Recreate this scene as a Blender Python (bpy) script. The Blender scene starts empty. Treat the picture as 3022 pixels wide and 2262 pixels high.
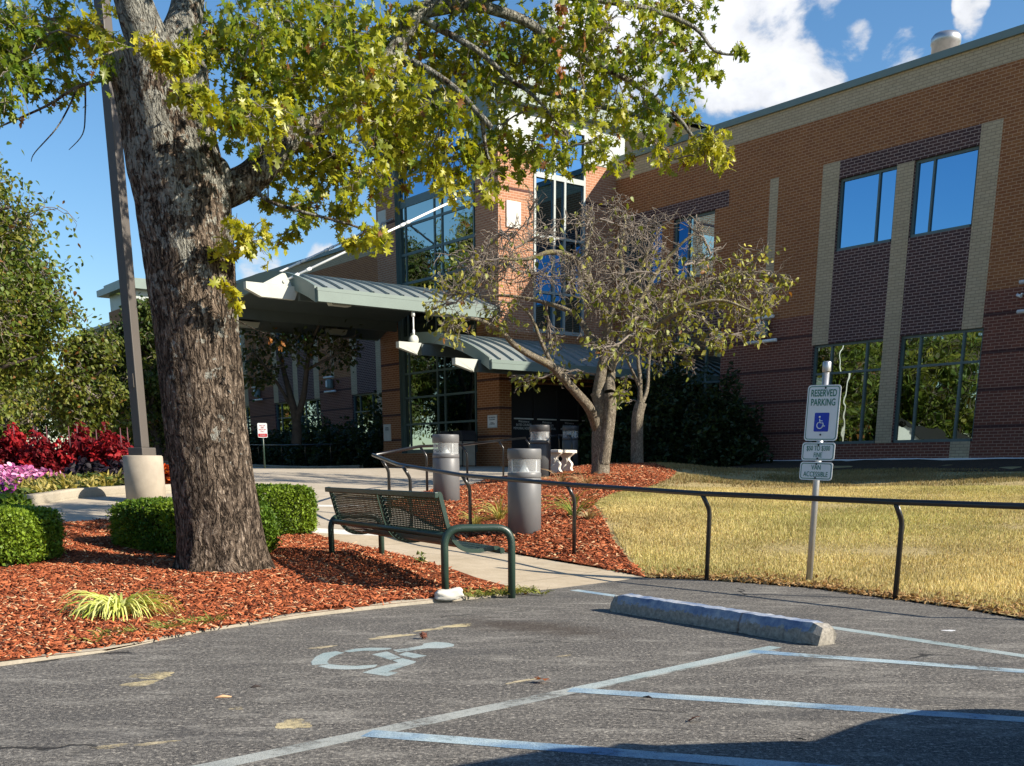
import bpy, bmesh, math, random
import numpy as np
from mathutils import Vector, Matrix
from mathutils.geometry import delaunay_2d_cdt
R=math.radians; PI=math.pi
random.seed(11); rng=np.random.default_rng(11)
SC=bpy.context.scene; COL=SC.collection
OAK_BLOBS=[(-4.06,9.9,4.38,0.28,0.8,0.1),(-4.0,10.54,4.67,0.3,0.9,0.3),(-3.57,10.18,4.47,0.25,1,0.8),(-4.38,10.67,4.29,0.26,0.7,0.1),(-4.03,10.71,4.38,0.24,0.7,0.2),(-3.98,9.54,3.74,0.18,0.7,0.05),(-3.29,9.43,4.0,0.17,0.6,0.2),(-4.07,11.16,4.3,0.14,0.4,0.1),(-4.15,9.94,4.27,0.24,0.8,0.05),(-3.92,9.89,4.25,0.2,0.8,0.1),(-2.68,8.95,3.94,0.15,1,0.9),(-2.42,8.82,3.88,0.16,1,0.6),(-2.52,10.21,4.45,0.29,1.2,0.3),(-2.08,9.74,4.33,0.32,1.2,0.25),(-1.83,10.16,4.47,0.33,1.2,0.3),(-1.39,9.47,4.27,0.31,1.2,0.3),(-2.35,8.86,3.6,0.16,1,0.55),(-2.52,8.92,3.59,0.09,0.8,0.6),(-2.25,9.75,4.01,0.32,1.2,0.35),(-2.06,10.25,4.1,0.34,1.3,0.45),(-1.71,10.28,4.17,0.34,1.2,0.4),(-1.25,9.39,3.96,0.31,1.2,0.5),(-1.09,10.7,4.58,0.35,1.2,0.4),(-1.11,10.4,4.14,0.34,1.2,0.6),(-2.25,9.34,3.54,0.23,1.1,0.4),(-1.9,9.01,3.42,0.26,1.2,0.5),(-1.9,10.56,3.8,0.3,1.2,0.5),(-1.5,10.02,3.62,0.33,1.2,0.55),(-1.26,10.57,3.77,0.3,1.2,0.55),(-1.01,10.95,4.01,0.27,1.1,0.55),(-2.05,10.22,3.43,0.23,1,0.45),(-1.79,10.72,3.47,0.26,1,0.45),(-1.35,9.95,3.33,0.24,1,0.45),(-1.17,10.75,3.59,0.26,1,0.5),(-1.84,9.83,3.1,0.18,0.8,0.3),(-2.26,10.55,3.25,0.13,0.5,0.4),(-1.63,10.71,3.17,0.16,0.8,0.5),(-1.23,9.48,2.86,0.14,0.8,0.6),(-1.45,9.45,2.72,0.08,0.6,0.7),(-2.24,9.27,2.85,0.11,0.7,0.6),(-2.34,9.49,2.76,0.14,0.7,0.85),(-2.16,9.67,2.79,0.16,0.8,0.6),(-2.09,10.06,2.86,0.08,0.6,0.6),(-2.38,9.29,2.45,0.06,0.5,0.8),(-2.34,9.35,2.29,0.07,0.5,0.9),(-0.79,10.18,3.56,0.25,1,0.6),(-0.67,10.16,3.83,0.25,1,0.45),(-0.63,10.59,3.45,0.2,0.9,0.6),(-0.54,10.63,3.78,0.22,0.9,0.4),(-0.8,11.07,4.56,0.32,1,0.5),(-0.5,10.81,4.69,0.35,0.9,0.3),(-0.52,11.23,4.5,0.32,0.8,0.45),(-0.19,11.23,4.76,0.37,0.8,0.3),(-0.23,11.44,4.46,0.28,0.7,0.35),(-0.31,10.87,3.96,0.24,0.8,0.4),(-0.32,9.99,3.27,0.16,0.6,0.5),(-0.15,11.26,3.83,0.23,0.7,0.35),(0.11,11.53,4.94,0.33,0.8,0.3),(0.2,11.46,4.57,0.28,0.7,0.3),(0.15,10.87,4.03,0.27,0.8,0.5),(0.07,11.09,3.75,0.23,0.6,0.3),(0.41,10.37,4.54,0.3,0.9,0.35),(0.54,11.46,4.58,0.33,0.8,0.4),(0.48,11.01,4.1,0.27,0.8,0.4),(0.38,10.48,3.67,0.24,0.6,0.3),(0.71,10.25,4.5,0.29,0.8,0.35),(0.85,11.61,4.62,0.33,0.8,0.3),(0.83,11.83,4.3,0.29,0.7,0.4),(0.69,10.28,3.62,0.19,0.6,0.4),(1.14,11.63,5.05,0.33,0.8,0.4),(1.09,10.97,4.53,0.27,0.7,0.2),(1.01,10.51,4.07,0.26,0.6,0.15),(1.04,10.76,3.81,0.2,0.6,0.3),(1.45,11.69,5.07,0.29,0.9,0.3),(1.62,11.92,4.91,0.23,0.9,0.25),(1.4,10.49,4.2,0.17,0.7,0.3),(1.75,11.54,4.6,0.11,0.6,0.3),(1.86,10.67,4.49,0.1,0.8,0.4),(1.47,11.61,4.27,0.17,0.5,0.3),(1.66,11.04,3.85,0.18,0.9,0.65),(2.05,12.06,4.06,0.13,0.9,0.8),(1.69,12.1,3.98,0.12,0.7,0.7),(1.26,11.18,3.79,0.11,0.5,0.5)]
OAK_TRUNK=[(-2.68,9.75,0.02,0.471),(-2.67,9.75,0.11,0.419),(-2.67,9.75,0.31,0.375),(-2.68,9.75,0.59,0.355),(-2.71,9.75,1.05,0.341),(-2.73,9.75,1.43,0.338),(-2.74,9.75,2.1,0.339),(-2.76,9.75,2.67,0.363),(-2.77,9.75,3.05,0.375),(-2.8,9.75,3.28,0.383),(-2.84,9.75,3.55,0.367),(-2.87,9.75,3.85,0.367),(-2.89,9.75,4.07,0.379)]
OAK_LIMBS=[([(-2.89,9.75,4.04),(-2.96,9.75,4.23),(-3.02,9.7,4.44),(-3.1,9.7,4.78),(-3.16,9.8,5.33),(-3.09,9.9,6.03)],0.2,0.09),([(-2.88,9.85,4.07),(-2.78,9.95,4.3),(-2.73,10.1,4.58),(-2.67,10.2,4.97),(-2.56,10.4,5.6),(-2.57,10.5,6.33)],0.169,0.081),([(-2.59,9.85,3.15),(-2.39,9.9,3.23),(-2.25,9.95,3.32),(-2.09,10.05,3.51),(-1.92,10.2,3.71),(-1.58,10.3,3.87),(-1.31,10.4,4.11),(-1.12,10.5,4.38),(-0.92,10.6,4.71),(-0.69,10.7,4.81),(-0.42,10.8,4.86)],0.145,0.061),([(-0.42,10.8,4.86),(-0.02,10.9,4.78),(0.28,11.0,4.64),(0.67,11.1,4.5),(1.02,11.2,4.36),(1.4,11.3,4.14),(1.57,11.3,3.96),(1.77,11.3,3.84)],0.058,0.011),([(-0.92,10.6,4.71),(-0.69,10.6,4.59),(-0.41,10.6,4.45),(-0.14,10.7,4.27),(0.1,10.7,4.11),(0.39,10.8,3.83)],0.043,0.011),([(-1.12,10.5,4.38),(-0.88,10.4,4.27),(-0.6,10.3,4.08),(-0.4,10.2,3.87),(-0.28,10.2,3.75)],0.039,0.026),([(-0.36,10.2,3.82),(-0.33,10.3,3.59),(-0.28,10.3,3.47),(-0.34,10.3,3.27)],0.025,0.008),([(-0.69,10.7,4.81),(-0.14,10.9,4.97),(0.47,11.1,5.02),(1.1,11.2,4.97),(1.53,11.3,4.86),(1.73,11.3,4.67),(1.98,11.3,4.64)],0.048,0.009),([(-1.92,10.2,3.71),(-1.67,10.1,3.54),(-1.33,10.1,3.4),(-1.07,10.2,3.35)],0.033,0.01),([(-2.25,9.95,3.32),(-2.13,9.8,3.13),(-1.85,9.7,3.02),(-1.48,9.7,2.93),(-1.26,9.7,2.86)],0.024,0.008),([(-2.97,9.9,4.19),(-3.36,10.2,4.38),(-3.7,10.5,4.59),(-4.06,10.7,4.56),(-4.62,10.9,4.47),(-4.92,11.0,4.43)],0.049,0.016),([(-3.1,9.9,4.01),(-3.39,10.1,4.08),(-3.75,10.3,4.08),(-4.06,10.4,3.97),(-4.52,10.5,3.84)],0.024,0.008),([(-3.75,10.3,4.08),(-3.83,10.3,3.94),(-3.96,10.3,3.77),(-4.16,10.3,3.59),(-4.2,10.3,3.52)],0.011,0.003),([(-3.68,10.3,4.09),(-3.7,10.3,3.9),(-3.74,10.3,3.73),(-3.87,10.3,3.61)],0.011,0.003),([(-2.34,9.55,2.7),(-2.36,9.5,2.31),(-2.4,9.5,2.14)],0.01,0.004),([(-2.35,9.5,2.17),(-2.14,9.4,2.07),(-1.96,9.3,2.02)],0.006,0.002)]
ORN_BLOBS=[(-1.55,22.59,4.21,0.46,0.6,0.6),(-1.06,20.18,4.45,0.5,0.3,0.5),(-1.19,19.37,3.32,0.32,0.7,0.5),(-0.7,21.2,4.32,0.52,0.3,0.4),(-0.26,19.21,4.56,0.47,0.08,0.4),(-0.43,19.79,3.52,0.41,0.5,0.4),(0.12,20.53,4.21,0.59,0.15,0.3),(0.37,21.24,5.08,0.52,0.06,0.3),(0.88,19.65,4.5,0.56,0.1,0.3),(0.93,19.25,4.9,0.39,0.12,0.6),(1.68,22.14,5.1,0.63,0.05,0.3),(1.55,20.2,4.16,0.58,0.25,0.2),(2.33,22.46,4.84,0.64,0.1,0.3),(2.32,22.24,4.16,0.64,0.5,0.2),(2.61,20.42,4.19,0.5,0.4,0.3),(2.83,20.71,3.64,0.42,0.9,0.25),(3.23,20.92,4.57,0.43,0.35,0.5),(3.57,21.35,4.19,0.52,0.6,0.5),(4.03,21.18,4.39,0.52,0.8,0.7),(4.27,21.06,3.99,0.39,0.6,0.6),(4.63,21.27,4.33,0.19,0.8,0.6),(4.12,22.39,3.77,0.41,0.5,0.5),(4.19,20.87,3.39,0.24,0.4,0.6),(3.32,20.61,3.16,0.34,0.7,0.3),(2.63,21.62,3.27,0.44,0.9,0.2),(1.86,19.93,3.39,0.49,0.8,0.2),(1.08,20.15,3.71,0.5,0.5,0.2),(0.5,22.52,3.32,0.33,0.3,0.3),(-0.12,20.92,2.53,0.19,0.8,0.3),(0.63,21.02,2.73,0.26,0.5,0.3),(1.26,19.14,2.87,0.31,0.4,0.3),(2.91,20.55,4.95,0.34,0.03,0.3),(2.42,21.13,5.06,0.52,0.03,0.3),(0.64,19.17,4.0,0.47,0.15,0.3),(-0.37,21.26,4.55,0.52,0.1,0.3),(-1.72,21.31,3.79,0.19,0.6,0.7),(1.84,19.31,4.71,0.4,0.04,0.3),(3.23,21.3,4.02,0.44,0.5,0.3),(0.2,20.73,5.5,0.25,0.05,0.3),(1.54,21.48,5.51,0.31,0.04,0.3),(1.76,20.33,2.29,0.18,0.6,0.2),(3.15,21.57,2.86,0.22,0.4,0.2)]
ORN_LIMBS=[([(1.4,21.0,0.85),(1.4,21.0,1.11),(1.38,21.0,1.61),(1.4,21.0,2.09),(1.31,21.0,2.37)],0.198,0.129),([(1.44,20.95,1.11),(1.51,20.9,1.69),(1.55,20.9,2.09),(1.53,20.9,2.33)],0.129,0.112),([(1.33,21.0,2.33),(1.39,21.0,2.73),(1.45,21.0,3.05),(1.48,21.0,3.52),(1.28,20.9,3.89),(1.06,20.8,4.25),(0.85,20.7,4.54),(0.45,20.6,4.63),(0.04,20.5,4.5),(-0.43,20.4,4.49)],0.112,0.022),([(1.33,21.0,1.69),(1.17,20.7,2.04),(0.87,20.4,2.34),(0.49,20.2,2.71),(0.12,20.0,2.88),(-0.19,19.8,3.04),(-0.42,19.6,3.24),(-0.81,19.5,3.41),(-1.19,19.4,3.4)],0.103,0.017),([(1.53,20.9,2.33),(1.56,21.2,2.75),(1.72,21.5,3.18),(1.95,21.8,3.61),(2.3,22.0,3.96),(2.84,22.2,4.19),(3.46,22.3,4.41),(4.06,22.3,4.57),(4.57,22.2,4.55)],0.111,0.017),([(1.54,21.0,2.73),(1.8,21.0,3.17),(2.19,20.8,3.38),(2.49,20.6,3.55),(2.94,20.4,3.75),(3.4,20.3,3.81),(3.87,20.2,3.64)],0.069,0.017),([(1.38,21.0,3.05),(1.15,21.3,3.4),(0.9,21.5,3.74),(0.39,21.7,3.96),(-0.3,21.9,4.11),(-0.82,22.0,4.12)],0.069,0.017),([(1.48,21.0,3.52),(1.62,21.0,3.9),(1.75,21.2,4.32),(1.71,21.4,4.81),(1.8,21.5,5.21),(1.75,21.5,5.44)],0.06,0.013),([(1.28,20.9,3.89),(1.17,21.3,4.33),(1.1,21.6,4.84),(1.23,21.8,5.27),(1.02,21.9,5.6)],0.051,0.013),([(1.95,21.8,3.61),(2.29,22.0,4.28),(2.64,22.1,4.78),(2.95,22.0,5.07),(3.29,22.0,5.31)],0.054,0.013),([(2.3,22.0,3.96),(2.14,22.2,4.47),(2.3,22.2,4.95),(2.54,22.2,5.35)],0.045,0.014),([(0.49,20.2,2.71),(0.28,20.1,3.11),(0.12,20.0,3.47),(-0.11,19.9,3.68),(-0.58,19.8,3.74)],0.041,0.012)]
ORN2_LIMBS=[([(2.48,25.0,1.04),(2.46,25.0,1.53),(2.46,25.0,2.11),(2.53,25.0,2.4)],0.154,0.123),([(2.53,25.0,2.35),(2.67,25.2,2.7),(2.7,25.3,3.28),(2.8,25.4,3.86),(2.77,25.5,4.43)],0.051,0.02),([(2.5,25.0,2.3),(2.49,25.0,2.87),(2.43,25.0,3.35),(2.51,24.8,3.97)],0.061,0.02),([(2.47,25.0,2.73),(2.24,24.8,3.14),(2.07,24.7,3.41)],0.036,0.015)]
ORN2_BLOBS=[(2.69,25.38,3.48,0.42,0.5,0.2),(2.94,24.24,3.73,0.45,0.6,0.2),(2.14,24.3,3.28,0.35,0.5,0.2),(2.08,25.28,2.9,0.26,0.6,0.2),(2.7,25.74,4.18,0.42,0.4,0.3),(3.39,24.6,3.4,0.3,0.5,0.2),(2.07,24.93,2.39,0.18,0.8,0.1)]
UC_LIMBS=[([(-7.45,37.0,1.78),(-7.41,37.0,2.43),(-7.55,37.0,3.21),(-7.8,37.3,4.08),(-7.97,37.5,4.94)],0.182,0.045),([(-7.44,37.0,2.43),(-7.11,36.8,3.2),(-6.92,36.6,4.02),(-6.75,36.5,4.7),(-6.39,36.3,5.35)],0.121,0.038),([(-6.92,36.6,4.02),(-6.32,36.4,4.28),(-5.69,36.2,4.53)],0.053,0.023),([(-7.54,37.0,2.93),(-7.88,36.7,3.61),(-8.24,36.5,4.15),(-8.58,36.5,4.56)],0.061,0.023)]
UC_BLOBS=[(-8.76,37.22,4.49,0.53,1.0,0.3),(-8.21,36.57,4.84,0.6,1.0,0.3),(-7.51,36.67,4.78,0.68,1.0,0.3),(-6.75,36.55,4.84,0.6,1.0,0.3),(-6.05,36.69,4.78,0.68,1.0,0.3),(-5.55,37.23,4.77,0.46,0.7,0.3),(-8.64,36.52,3.74,0.45,1.0,0.3),(-8.15,36.71,4.03,0.53,1.0,0.3),(-6.54,37.65,4.25,0.46,0.5,0.3),(-5.36,35.86,4.36,0.29,0.5,0.3),(-7.57,37.17,5.59,0.76,1.0,0.3),(-6.61,37.56,5.64,0.77,1.0,0.3),(-8.31,36.54,5.52,0.75,1.0,0.3)]
CLOUDS=[((0.1205,0.9395,0.3208),0.0563),((0.1628,0.9379,0.3065),0.0614),((0.1948,0.9363,0.2921),0.0435),((0.147,0.9333,0.3277),0.0512),((0.099,0.9379,0.3324),0.0666),((0.1775,0.9295,0.3234),0.041),((0.2126,0.9201,0.329),0.0256),((0.2215,0.9309,0.2904),0.0307),((0.144,0.9464,0.289),0.0307),((0.058,0.9448,0.3226),0.0461),((0.2449,0.9198,0.3066),0.0195),((0.2778,0.9134,0.2976),0.0225),((0.3179,0.8968,0.3077),0.0154),((0.3181,0.8923,0.3205),0.0113),((-0.2162,0.963,0.1611),0.023),((-0.1649,0.9722,0.1661),0.0205),((0.091,0.9507,0.2966),0.0358)]
SYMBOL=[[(-1.15,5.8),(-1.157,5.955),(-1.138,6.09),(-1.077,6.157),(-1.02,6.101),(-1.047,6.035),(-1.07,5.918),(-1.064,5.8),(-1.044,5.735),(-1.127,5.701)],[(-1.091,5.667),(-1.044,5.73),(-0.973,5.691),(-0.887,5.677),(-0.783,5.716),(-0.785,5.638),(-0.84,5.582),(-0.929,5.568),(-1.015,5.591)],[(-1.033,6.157),(-0.981,6.243),(-0.894,6.283),(-0.781,6.272),(-0.767,6.231),(-0.843,6.174),(-0.925,6.174),(-0.998,6.118)],[(-0.857,6.046),(-0.784,6.146),(-0.684,5.939),(-0.733,5.866)],[(-0.718,5.851),(-0.673,5.918),(-0.586,5.81),(-0.592,5.76),(-0.703,5.512),(-0.646,5.481),(-0.687,5.379),(-0.829,5.481),(-0.751,5.667),(-0.679,5.775)],[(-0.708,6.035),(-0.674,6.134),(-0.545,5.997),(-0.608,5.918)],[(-0.759,6.202),(-0.671,6.278),(-0.605,6.367),(-0.602,6.44),(-0.54,6.502),(-0.462,6.47),(-0.42,6.409),(-0.419,6.331),(-0.484,6.26),(-0.567,6.26),(-0.644,6.191),(-0.718,6.118)]]
CP=[(-10.0,3.0,0.0),(0.0,0.0,0.0),(10.0,0.0,0.0),(14.0,-12.0,0.0),(-14.0,-12.0,0.0),(0.0,-12.0,0.0),(-3.0,5.5,0.0),(-2.0,7.0,0.0),(-0.03,9.2,0.0),(1.13,10.53,0.0),(3.0,8.8,0.0),(6.0,5.0,0.02),(3.0,4.0,0.0),(0.5,5.5,0.0),(-0.7,13.3,0.16),(0.47,11.8,0.08),(-1.7,14.6,0.3),(-2.2,16.0,0.42),(0.1,13.4,0.28),(-1.18,16.9,0.51),(0.28,21.5,0.82),(0.69,22.0,0.89),(1.4,21.0,0.89),(2.47,25.0,1.1),(-1.09,21.3,0.67),(-0.48,24.8,0.84),(6.6,19.0,0.72),(4.4,21.6,0.74),(9.2,16.5,0.74),(-5.0,14.9,0.56),(-2.56,9.6,0.13),(-4.5,10.0,0.16),(-2.8,13.2,0.26),(-5.2,13.0,0.41),(-9.0,18.0,0.75),(-13.0,25.0,0.98),(-20.0,40.0,1.25),(0.0,60.0,1.3),(-40.0,40.0,1.3),(-40.0,80.0,1.5),(40.0,60.0,1.2),(60.0,10.0,0.6),(-15.0,11.0,0.35),(-30.0,5.0,0.1),(-5.0,26.0,0.95),(10.0,-40.0,0.0),(-40.0,-40.0,0.0),(60.0,-40.0,0.0),(12.0,10.0,0.55),(-1.07,11.28,0.1),(-2.91,14.47,0.33),(-3.5,20.0,0.72),(2.99,30.12,0.95),(5.04,27.28,0.94),(7.17,24.5,0.94),(9.0,22.12,0.95),(4.39,33.71,1.17),(6.22,31.33,1.17),(8.65,28.16,1.18),(11.09,24.98,1.18),(15.88,18.57,1.18),(13.94,34.73,1.18),(-0.76,33.54,1.08),(-2.83,36.23,1.06),(-4.84,38.85,1.04),(2.73,36.21,1.12),(-7.28,32.83,1.0),(-8.12,40.5,1.0),(-6.64,47.93,1.1),(26.8,29.47,1.18),(7.01,47.06,1.18)]
# ------------------------------------------------------------------ terrain
CP=np.array(CP,float)
def _phi(r2): return np.where(r2>1e-9,.5*r2*np.log(np.maximum(r2,1e-12)),0.)
def _solve():
    N=len(CP); d=((CP[:,None,:2]-CP[None,:,:2])**2).sum(-1)
    A=np.zeros((N+3,N+3)); A[:N,:N]=_phi(d)+np.eye(N)*.02; A[:N,N]=1; A[:N,N+1:]=CP[:,:2]; A[N,:N]=1; A[N+1:,:N]=CP[:,:2].T
    b=np.zeros(N+3); b[:N]=CP[:,2]; return np.linalg.solve(A,b)
TW=_solve()
def ga(x,y):
    x=np.asarray(x,float); y=np.asarray(y,float); N=len(CP); o=np.zeros(x.shape)
    for i in range(N):
        o+=TW[i]*_phi((x-CP[i,0])**2+(y-CP[i,1])**2)
    return o+TW[N]+TW[N+1]*x+TW[N+2]*y
def g(x,y): return float(ga(np.array([x]),np.array([y]))[0])
# ------------------------------------------------------------------ object helpers
def link(o,parent=None):
    COL.objects.link(o)
    if parent is not None: o.parent=parent
    return o
def tag(o,label=None,cat=None,group=None,kind=None):
    if label: o['label']=label
    if cat: o['category']=cat
    if group: o['group']=group
    if kind: o['kind']=kind
    return o
def empty(name,loc=(0,0,0),rz=0.,label=None,cat=None,group=None):
    o=bpy.data.objects.new(name,None); o.empty_display_size=.2; link(o)
    o.location=loc; o.rotation_euler=(0,0,rz)
    return tag(o,label,cat,group)
def copy_tree(o,parent=None):
    c=o.copy(); COL.objects.link(c)
    if parent is not None: c.parent=parent
    for ch in list(o.children): copy_tree(ch,c)
    return c
class MB:
    def __init__(s): s.v=[]; s.f=[]; s.m=[]; s.sm=[]
    def add(s,vs,fs,mi=0,smooth=False):
        b=len(s.v); s.v+=[tuple(p) for p in vs]
        for f in fs: s.f.append([b+i for i in f]); s.m.append(mi); s.sm.append(smooth)
        return s
    def box(s,x0,x1,y0,y1,z0,z1,mi=0):
        v=[(x0,y0,z0),(x1,y0,z0),(x1,y1,z0),(x0,y1,z0),(x0,y0,z1),(x1,y0,z1),(x1,y1,z1),(x0,y1,z1)]
        return s.add(v,[(0,3,2,1),(4,5,6,7),(0,1,5,4),(1,2,6,5),(2,3,7,6),(3,0,4,7)],mi)
    def tube(s,pts,r,n=8,mi=0,caps=True,smooth=True):
        pts=[Vector(p) for p in pts]; N=len(pts)
        rs=r if isinstance(r,(list,tuple)) else [r]*N
        t=(pts[1]-pts[0]).normalized()
        a=t.cross(Vector((0,0,1)))
        if a.length<.1: a=t.cross(Vector((1,0,0)))
        a.normalize(); b0=len(s.v); fs=[]
        for i in range(N):
            if i==0: t=(pts[1]-pts[0])
            elif i==N-1: t=pts[-1]-pts[-2]
            else: t=(pts[i+1]-pts[i]).normalized()+(pts[i]-pts[i-1]).normalized()
            if t.length<1e-9: t=pts[i]-pts[i-1]
            t.normalize(); a=(a-t*a.dot(t)).normalized(); b=t.cross(a)
            for k in range(n):
                th=2*PI*k/n; s.v.append(tuple(pts[i]+(a*math.cos(th)+b*math.sin(th))*rs[i]))
        for i in range(N-1):
            for k in range(n):
                k2=(k+1)%n
                s.f.append([b0+i*n+k,b0+i*n+k2,b0+(i+1)*n+k2,b0+(i+1)*n+k]); s.m.append(mi); s.sm.append(smooth)
        if caps:
            s.f.append([b0+k for k in range(n)][::-1]); s.m.append(mi); s.sm.append(False)
            s.f.append([b0+(N-1)*n+k for k in range(n)]); s.m.append(mi); s.sm.append(False)
        return s
    def lathe(s,prof,n=24,mi=0,c=(0,0),smooth=True,caps=True):
        b0=len(s.v)
        for r,z in prof:
            for k in range(n):
                th=2*PI*k/n; s.v.append((c[0]+r*math.cos(th),c[1]+r*math.sin(th),z))
        for i in range(len(prof)-1):
            for k in range(n):
                k2=(k+1)%n; s.f.append([b0+i*n+k,b0+i*n+k2,b0+(i+1)*n+k2,b0+(i+1)*n+k]); s.m.append(mi); s.sm.append(smooth)
        if caps:
            s.f.append([b0+k for k in range(n)][::-1]); s.m.append(mi); s.sm.append(False)
            L=b0+(len(prof)-1)*n; s.f.append([L+k for k in range(n)]); s.m.append(mi); s.sm.append(False)
        return s
    def prism(s,poly,fn,d0,d1,mi=0,smooth=False):
        """poly: list of 2d pts; fn(a,b,d)->xyz"""
        n=len(poly); v=[fn(a,b,d0) for a,b in poly]+[fn(a,b,d1) for a,b in poly]
        f=[list(range(n))[::-1],[n+i for i in range(n)]]
        s.add(v,f,mi,False)
        b=len(s.v)-2*n
        for i in range(n):
            j=(i+1)%n; s.f.append([b+i,b+j,b+n+j,b+n+i]); s.m.append(mi); s.sm.append(smooth)
        return s
    def build(s,name,mats,parent=None,bevel=0.):
        me=bpy.data.meshes.new(name); me.from_pydata(s.v,[],s.f)
        for m in (mats if isinstance(mats,(list,tuple)) else [mats]): me.materials.append(m)
        me.polygons.foreach_set('material_index',s.m); me.polygons.foreach_set('use_smooth',s.sm); me.update()
        o=bpy.data.objects.new(name,me); link(o,parent)
        if bevel>0:
            b=o.modifiers.new('bevel','BEVEL'); b.width=bevel; b.segments=2; b.limit_method='ANGLE'; b.angle_limit=R(40)
        return o
def big_mesh(name,V,F,col,mat,parent=None,smooth=False):
    me=bpy.data.meshes.new(name); V=np.asarray(V,np.float32); F=np.asarray(F,np.int32)
    me.vertices.add(len(V)); me.vertices.foreach_set('co',V.ravel())
    me.loops.add(F.size); me.loops.foreach_set('vertex_index',F.ravel())
    me.polygons.add(len(F)); me.polygons.foreach_set('loop_start',np.arange(0,F.size,F.shape[1],dtype=np.int32))
    if smooth: me.polygons.foreach_set('use_smooth',np.ones(len(F),bool))
    me.update(calc_edges=True)
    if col is not None:
        a=me.color_attributes.new('Col','FLOAT_COLOR','POINT')
        c=np.ones((len(V),4),np.float32); c[:,:3]=col; a.data.foreach_set('color',c.ravel())
    me.materials.append(mat)
    o=bpy.data.objects.new(name,me); link(o,parent); return o
def rotmats(yaw,pitch,roll):
    cy,sy=np.cos(yaw),np.sin(yaw); cp,sp=np.cos(pitch),np.sin(pitch); cr,sr=np.cos(roll),np.sin(roll)
    M=np.empty((len(yaw),3,3))
    M[:,0,0]=cy*cp; M[:,0,1]=cy*sp*sr-sy*cr; M[:,0,2]=cy*sp*cr+sy*sr
    M[:,1,0]=sy*cp; M[:,1,1]=sy*sp*sr+cy*cr; M[:,1,2]=sy*sp*cr-cy*sr
    M[:,2,0]=-sp; M[:,2,1]=cp*sr; M[:,2,2]=cp*cr
    return M
def instance(BV,BF,pos,M,scale,col):
    """replicate base mesh (n,3)/(k,m) -> V,F,C"""
    BV=np.asarray(BV,float); BF=np.asarray(BF,int); K=len(pos); n=len(BV)
    V=np.einsum('kij,nj->kni',M,BV)*np.asarray(scale).reshape(K,1,-1)+np.asarray(pos)[:,None,:]
    F=(BF[None]+(np.arange(K)*n)[:,None,None]).reshape(-1,BF.shape[1])
    C=np.repeat(np.asarray(col),n,axis=0)
    return V.reshape(-1,3),F,C
def merge(parts):
    V=[];F=[];C=[];b=0
    for v,f,c in parts: V.append(v);F.append(f+b);C.append(c);b+=len(v)
    return np.concatenate(V),np.concatenate(F),np.concatenate(C)
def inpoly(x,y,poly):
    x=np.asarray(x);y=np.asarray(y);c=np.zeros(x.shape,bool);n=len(poly);j=n-1
    for i in range(n):
        xi,yi=poly[i];xj,yj=poly[j]
        k=((yi>y)!=(yj>y))&(x<(xj-xi)*(y-yi)/((yj-yi) if yj!=yi else 1e-9)+xi); c^=k; j=i
    return c
def scatter_poly(poly,dens):
    P=np.array(poly); x0,y0=P.min(0); x1,y1=P.max(0); k=int((x1-x0)*(y1-y0)*dens)
    x=rng.uniform(x0,x1,k); y=rng.uniform(y0,y1,k); m=inpoly(x,y,poly); return x[m],y[m]
def densify(poly,step,closed=True):
    o=[]; n=len(poly)
    for i in range(n if closed else n-1):
        a=poly[i]; b=poly[(i+1)%n]; L=math.dist(a,b); k=max(1,int(L/step))
        for q in range(k): o.append((a[0]+(b[0]-a[0])*q/k,a[1]+(b[1]-a[1])*q/k))
    if not closed: o.append(tuple(poly[-1]))
    return o
def surface(name,poly,mat,zoff,res=.6,bump=0.,flat=False):
    B=densify(poly,res); nb=len(B); P=np.array(poly)
    x0,y0=P.min(0); x1,y1=P.max(0)
    gx,gy=np.meshgrid(np.arange(x0,x1,res),np.arange(y0,y1,res)); gx=gx.ravel()+rng.uniform(-.2,.2,gx.size)*res; gy=gy.ravel()+rng.uniform(-.2,.2,gy.size)*res
    m=inpoly(gx,gy,poly); gx=gx[m];gy=gy[m]
    pts=[Vector(p) for p in B]+[Vector((float(a),float(b))) for a,b in zip(gx,gy)]
    ed=[(i,(i+1)%nb) for i in range(nb)]
    vo,eo,fo,_,_,_=delaunay_2d_cdt(pts,ed,[list(range(nb))],1,1e-5)
    X=np.array([p[0] for p in vo]);Y=np.array([p[1] for p in vo]);Z=ga(X,Y)+zoff
    if flat: Z=Z*0.+zoff
    if bump: Z=Z+bump*rng.uniform(-1,1,len(Z))
    me=bpy.data.meshes.new(name); me.from_pydata(list(zip(X,Y,Z)),[],[list(f) for f in fo]); me.materials.append(mat)
    me.polygons.foreach_set('use_smooth',[True]*len(me.polygons)); me.update()
    if len(me.polygons) and me.polygons[0].normal.z<0: me.flip_normals()
    o=bpy.data.objects.new(name,me); link(o); return tag(o,kind='structure')
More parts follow.
